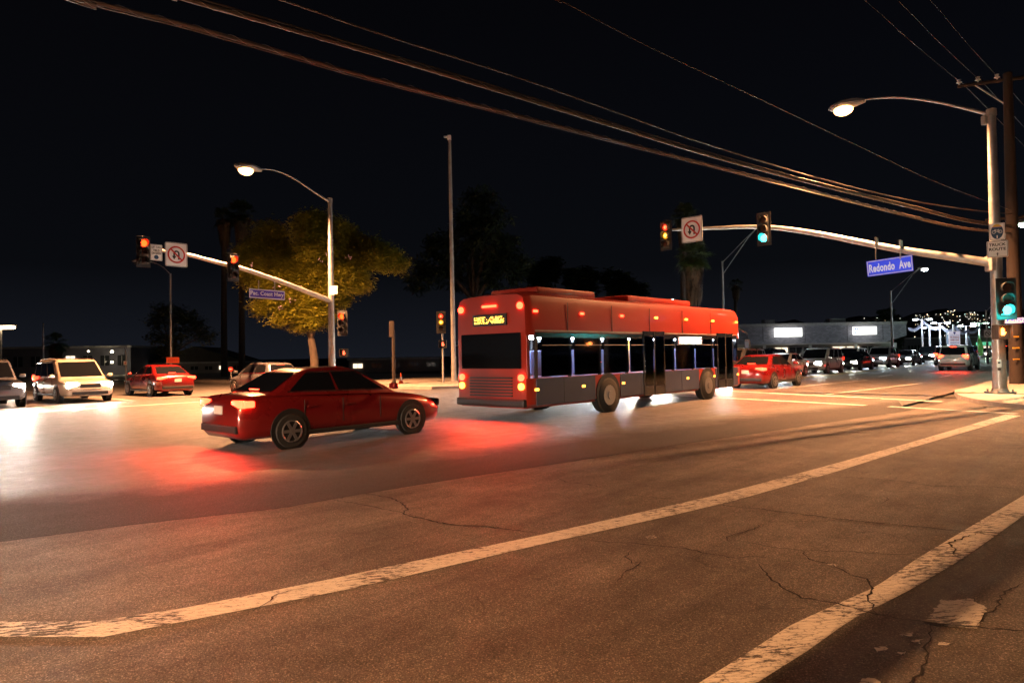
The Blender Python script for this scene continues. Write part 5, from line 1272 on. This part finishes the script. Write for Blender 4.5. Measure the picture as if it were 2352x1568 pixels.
m = MB(); m.box((-13 * kk, -.012, 4 * kk), (3 * kk, .01, 2 * kk)); m.box((-12.6 * kk, -.012, 0), (4 * kk, .01, 2 * kk)); m.build('red_marks', glow('sign_red_print', (.8, .08, .05), .5), t2)
lamp_light('sign_light', t2, (0, -1.2, 0), 30, (1, 1, .95), .5)
t2, kk = lit_box(1987, 759, 54, 18, 0, 'shorter glowing white sign box with small blue marks, the right one on the grey shop', dep - .6)
m = MB()
for q in range(3): m.box(((-22 + q * 5.2) * kk, -.012, 3.6 * kk), (3.6 * kk, .01, 4.6 * kk)); m.box(((-22 + q * 5.2) * kk, -.012, -4 * kk), (3.4 * kk, .01, 4.2 * kk))
m.build('emblem', bl_, t2); lamp_light('sign_light', t2, (0, -1.2, 0), 30, (1, 1, .95), .5)

# dark low building (car lot shade roof) and green trimmed shop on the right
tb, L2, H2 = building('market_building', 'low brown shop with a green lit name band at the right behind the light poles', 2175, 2312, 775, 125, -6, mat('brown_stucco', (.25, .19, .16), .9, var=.15, scale=.5))
m = MB(); m.box((L2 * .72, -.12, H2 * .66), (L2 * .42, .2, .5)); nb = m.build('name_band', glow('green_sign_band', (.10, .55, .30), .9), tb)
m = MB()
for q in range(11): m.box((L2 * .54 + q * L2 * .036, -.24, H2 * .66), (.22, .03, .28))
m.build('band_marks', M['sign_white'], nb)
x = 1.2
for q in range(7):
    m = MB(); m.box((x + q * L2 / 7.4, -.06, H2 * .30), (L2 / 11, .08, H2 * .44)); wn_ = m.build('window', M['shop_light'] if q in (2, 4, 5) else M['shop_dark'], tb)
    m = MB(); m.box((x + q * L2 / 7.4, -.12, H2 * .30), (.06, .04, H2 * .44)); m.build('frame', M['galv_dull'], wn_)
m = MB(); m.prism([(-.5, H2 + .22), (L2 + .5, H2 + .22), (L2 * .8, H2 + 1.5), (L2 * .2, H2 + 1.5)], 0, 14); m.build('hipped_roof', mat('roof_tile_brown', (.16, .12, .12), .9, var=.2, scale=1), tb)
tb, L2, H2 = building('showroom_building', 'dark low showroom between the grey shop and the finance board', 2078, 2172, 778, 118, 0, mat('dark_stucco', (.10, .085, .10), .9, var=.15, scale=.5))
for q in range(6):
    m = MB(); m.box((1 + q * L2 / 6.4, -.05, H2 * .4), (L2 / 8, .08, H2 * .5)); wn_ = m.build('window', M['shop_dark'], tb)
    m = MB(); m.box((1 + q * L2 / 6.4, -.11, H2 * .4), (.06, .04, H2 * .5)); m.build('frame', M['galv_dull'], wn_)
# left and centre background buildings
specs = [('dark apartment block at the far left behind the waiting vehicles', -60, 300, 800, 78, (.10, .10, .13), 9), ('low pale building behind the side street, left of the left signal pole', 330, 560, 835, 85, (.16, .14, .14), 7), ('low bungalow with a small lit window between the two poles', 800, 1010, 826, 75, (.13, .11, .11), 5), ('flat roofed building seen behind the camera mast', 1060, 1330, 790, 95, (.12, .11, .15), 8)]
for lab, a, b, ty, dp, col, nw in specs:
    tb, L2, H2 = building('background_building', lab, a, b, ty, dp, 2, mat('stucco_' + str(a + 100), col, .9, var=.2, scale=.4))
    for q in range(nw):
        lit = (q * 7 + a) % 5 == 0
        m = MB(); m.box((L2 * (q + .5) / nw, -.05, H2 * .55), (min(1.4, L2 / nw * .5), .08, min(1.3, H2 * .35))); wn_ = m.build('window', M['shop_light'] if lit else M['shop_dark'], tb)
        m = MB(); m.box((L2 * (q + .5) / nw, -.10, H2 * .55), (.05, .04, min(1.3, H2 * .35))); m.build('frame', M['galv_dull'], wn_)
    if a == 330:
        m = MB(); m.prism([(0, H2 + .23), (L2, H2 + .23), (L2 / 2, H2 + 2.2)], 0, 13); m.build('gable_roof', M['dirt'], tb)
def wall_lamp(px, py, depth, label, mt, r_px=3, power=0, col=(1, .8, .5)):
    P = W(px, py, depth); t = thing('wall_lamp', P, 0, label, 'lamp', 'small lights across the street'); k = 1 / ppm(depth)
    m = MB(); m.box((0, .15, 0), (.2, .3, .12), None, .03); m.build('bracket', M['galv_dull'], t); m = MB(); m.ball((0, 0, -.02), r_px * k, 10); m.build('globe', mt, t, smooth=60)
    if power: lamp_light('bulb', t, (0, -.3, -.2), power, col, .1)
wg = glow('warm_globe', (1, .85, .55), 18)
wall_lamp(257, 807, 77.5, 'upper of two bright globes on the dark apartment block', wg, 3, 60); wall_lamp(257, 831, 77.5, 'lower of two bright globes on the dark apartment block', wg, 2.4)
wall_lamp(203, 806, 77.5, 'tiny white globe left of the pair of globes on the dark apartment block', wg, 1.6); wall_lamp(205, 829, 77.5, 'dim yellow light above the peach minivan roof', wg, 2)
P = W(2, 752, 60); t_ = thing('canopy_light', P, 0, 'wide warm glowing canopy lamp cut by the left edge of the photo', 'lamp'); m = MB(); m.box((0, 0, 0), (2.2, .6, .28), None, .1); m.build('diffuser', glow('canopy_glow', (1, .72, .42), 7), t_); m = MB(); m.box((0, 0, .2), (2.4, .8, .1)); m.build('hood', M['galv_dull'], t_)
m = MB(); m.tube([(0, 0, .2), (0, 0, -P.z)], .08, 6); m.build('post', M['galv_dull'], t_)

# ---- car lot lamp posts, finance board and feather banners
lots = [(2119, 733, 88, 'tallest white lot lamp post with the brightest flood lamps, leftmost of the row'), (2136, 752, 92, 'short white lot lamp post, second from the left of the row'), (2160, 741, 90, 'white lot lamp post just left of the finance board'), (2220, 748, 94, 'white lot lamp post just right of the finance board'), (2250, 742, 96, 'white lot lamp post with a greenish flood lamp, rightmost of the row')]
for i, (px, ty, dp, lab) in enumerate(lots):
    P = W(px, 805, dp); P.z = 0; t_ = thing('lot_lamp_post', P, 0, lab, 'lamp post', 'white lamp posts of the car lot'); H = W(px, ty, dp).z
    m = MB(); m.tube([(0, 0, 0), (0, 0, H)], [.13, .09], 10); m.build('pole', mat('lot_pole_white', (.75, .76, .8), .5), t_, smooth=40)
    for sx in (-1, 1):
        m = MB(); m.tube([(0, 0, H - .1), (sx * .7, 0, H + .05)], .04, 6); m.box((sx * .9, -.1, H + .05), (.6, .4, .16), None, .05); hd = m.build('lamp_head', M['galv'], t_)
        m = MB(); m.box((sx * .9, -.2, H - .05), (.5, .35, .1), None, .03); m.build('lamp_lens', M['ledgreen'] if i == 4 else M['led'], hd)
        m = MB(); 
    lamp_light('flood_bulb', t_, (0, -1.0, H - .4), 160 if i in (0, 2, 4) else 70, (.75, .85, 1) if i != 4 else (.5, 1, .7), .3)
P = W(2192, 776, 86); k = 1 / ppm(86)
t_ = thing('finance_board', Vector((P.x, P.y, 0)), 0, 'white board on a pole reading WE FINANCE EVERYONE with a blue shield', 'sign')
m = MB(); m.tube([(0, .12, 0), (0, .12, W(2192, 745, 86).z)], .12, 8); m.build('post', M['sign_white'], t_)
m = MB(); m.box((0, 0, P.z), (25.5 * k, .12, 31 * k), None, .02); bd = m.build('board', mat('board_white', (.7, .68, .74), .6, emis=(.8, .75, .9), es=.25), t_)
def lett(txt, z, fw, fh, mt_): return lettering(bd, txt, .4, 0, P.z + z, mt_, -.07, fitw=fw, fith=fh, bold=.01)
lett('WE FINANCE', 1.5 * k, 21 * k, 4.6 * k, M['sign_red']); lett('EVERYONE', -4.6 * k, 19 * k, 4.6 * k, M['sign_red'])
bt = mat('board_blue_print', (.03, .04, .35), .5)
m = MB(); m.prism([(-2.4 * k, P.z + 14 * k), (2.4 * k, P.z + 14 * k), (2.4 * k, P.z + 11 * k), (0, P.z + 7.8 * k), (-2.4 * k, P.z + 11 * k)], -.07, -.062); m.build('shield', bt, bd)
m = MB()
for q in range(12): m.box(((-9.6 + q * 1.75) * k, -.066, P.z - 11 * k), (1.1 * k, .006, 2.2 * k)); m.box(((-9.6 + q * 1.75) * k, -.066, P.z + 6 * k), (1.2 * k, .006, 1.0 * k))
m.build('small_print', bt, bd)
for px, ty, c, lab in ((2174, 763, (.55, .75, .95), 'white and blue feather banner left of the finance board'), (2224, 768, (.5, .7, .95), 'pale blue feather banner right of the finance board'), (2246, 770, (.25, .75, .15), 'green feather banner near the rightmost lot lamp post')):
    P = W(px, 803, 89); P.z = 0; H = W(px, ty, 89).z; t_ = thing('feather_banner', P, R(random.uniform(-20, 20)), lab, 'banner', 'feather banners of the car lot')
    m = MB(); m.tube(smooth_path([(0, 0, 0), (0, 0, H * .8), (.25, 0, H)], 4), .03, 6); m.build('pole', M['galv'], t_)
    m = MB(); n = 14; vs = []
    for q in range(n + 1):
        f = q / n; z = .5 + (H - .5) * f; wv = .62 * math.sin(math.pi * min(1, .25 + .75 * f)) ** .6; vs += [(.02 + .25 * max(0, f - .8) * 5 * .2, .04 * math.sin(f * 9), z), (.02 + wv, .04 * math.sin(f * 9 + 1), z)]
    m.add(vs, [(2 * q, 2 * q + 1, 2 * q + 3, 2 * q + 2) for q in range(n)]); m.build('flag', mat('banner_' + str(px), c, .7), t_)
m = MB(); pts = [W(x, y, 90) for x, y in ((2085, 752), (2119, 737), (2160, 748), (2192, 750), (2220, 756), (2250, 744))]
P0 = pts[0]
for a, b in zip(pts, pts[1:]):
    for q in range(14):
        f0 = q / 14; c = a.lerp(b, f0) - P0 - Vector((0, 0, .5 * math.sin(math.pi * f0))); m.add([c, c + Vector((.32, 0, 0)), c + Vector((.16, 0, -.45))], [(0, 1, 2)])
o = m.build('pennant_string', mat('pennant_cloth', (.35, .38, .5), .7), loc=P0, fix=False); tag(o, 'string of small pale pennants hung between the lot lamp posts', 'pennants')

# dark hills on the horizon with scattered town lights
m = MB(); vs = []; n = 60; hp = []
for i in range(n + 1):
    px = 1500 + (3000 - 1500) * i / n
    ty = 745 - 34 * math.exp(-((px - 2280) / 330) ** 2) + 5 * math.sin(i * .9) + 3 * math.sin(i * 2.3)
    a = W(px, 800, 2400); a.z = -5; b = W(px, ty, 2900); vs += [a[:], b[:]]; hp.append((px, ty))
m.add(vs, [(2 * i, 2 * i + 2, 2 * i + 3, 2 * i + 1) for i in range(n)])
vs2 = []
for i in range(n + 1): b = Vector(m.v[2 * i + 1]); c = b * 1.4; c.z = -5; vs2 += [b[:], c[:]]
m.add(vs2, [(2 * i, 2 * i + 2, 2 * i + 3, 2 * i + 1) for i in range(n)])
struct(m.build('hills', mat('night_hill', (.03, .035, .045), 1.0, var=.3, scale=.01)))
rl = random.Random(12)
for nm, col, cnt_, es_ in (('town_lights', (1, .95, .85), 120, 5), ('town_lights', (1, .7, .4), 90, 4), ('town_lights', (.6, 1, .85), 30, 4)):
    m = MB()
    for _ in range(cnt_):
        px = rl.gauss(2200, 110); f = rl.random() ** 1.4
        if not 1930 < px < 2350: px = rl.uniform(1960, 2350)
        i = min(n - 1, max(0, int((px - 1500) / 1500 * n))); ty = hp[i][1]; py = 800 + (ty - 800) * (.25 + .72 * (1 - f)); dd = 2400 + 480 * (800 - py) / (800 - ty) - 12
        c = W(px, py, dd); r = rl.choice((.6, .7, .7, .9, 1.4)); m.ball(c, r, 6)
    o = m.build(nm, glow('town_light_' + str(cnt_), col, es_)); tag(o, {120: 'scattered white lights', 90: 'scattered amber lights', 30: 'scattered greenish lights'}[cnt_] + ' of houses on the dark hill at the right', 'town lights', kind='stuff')
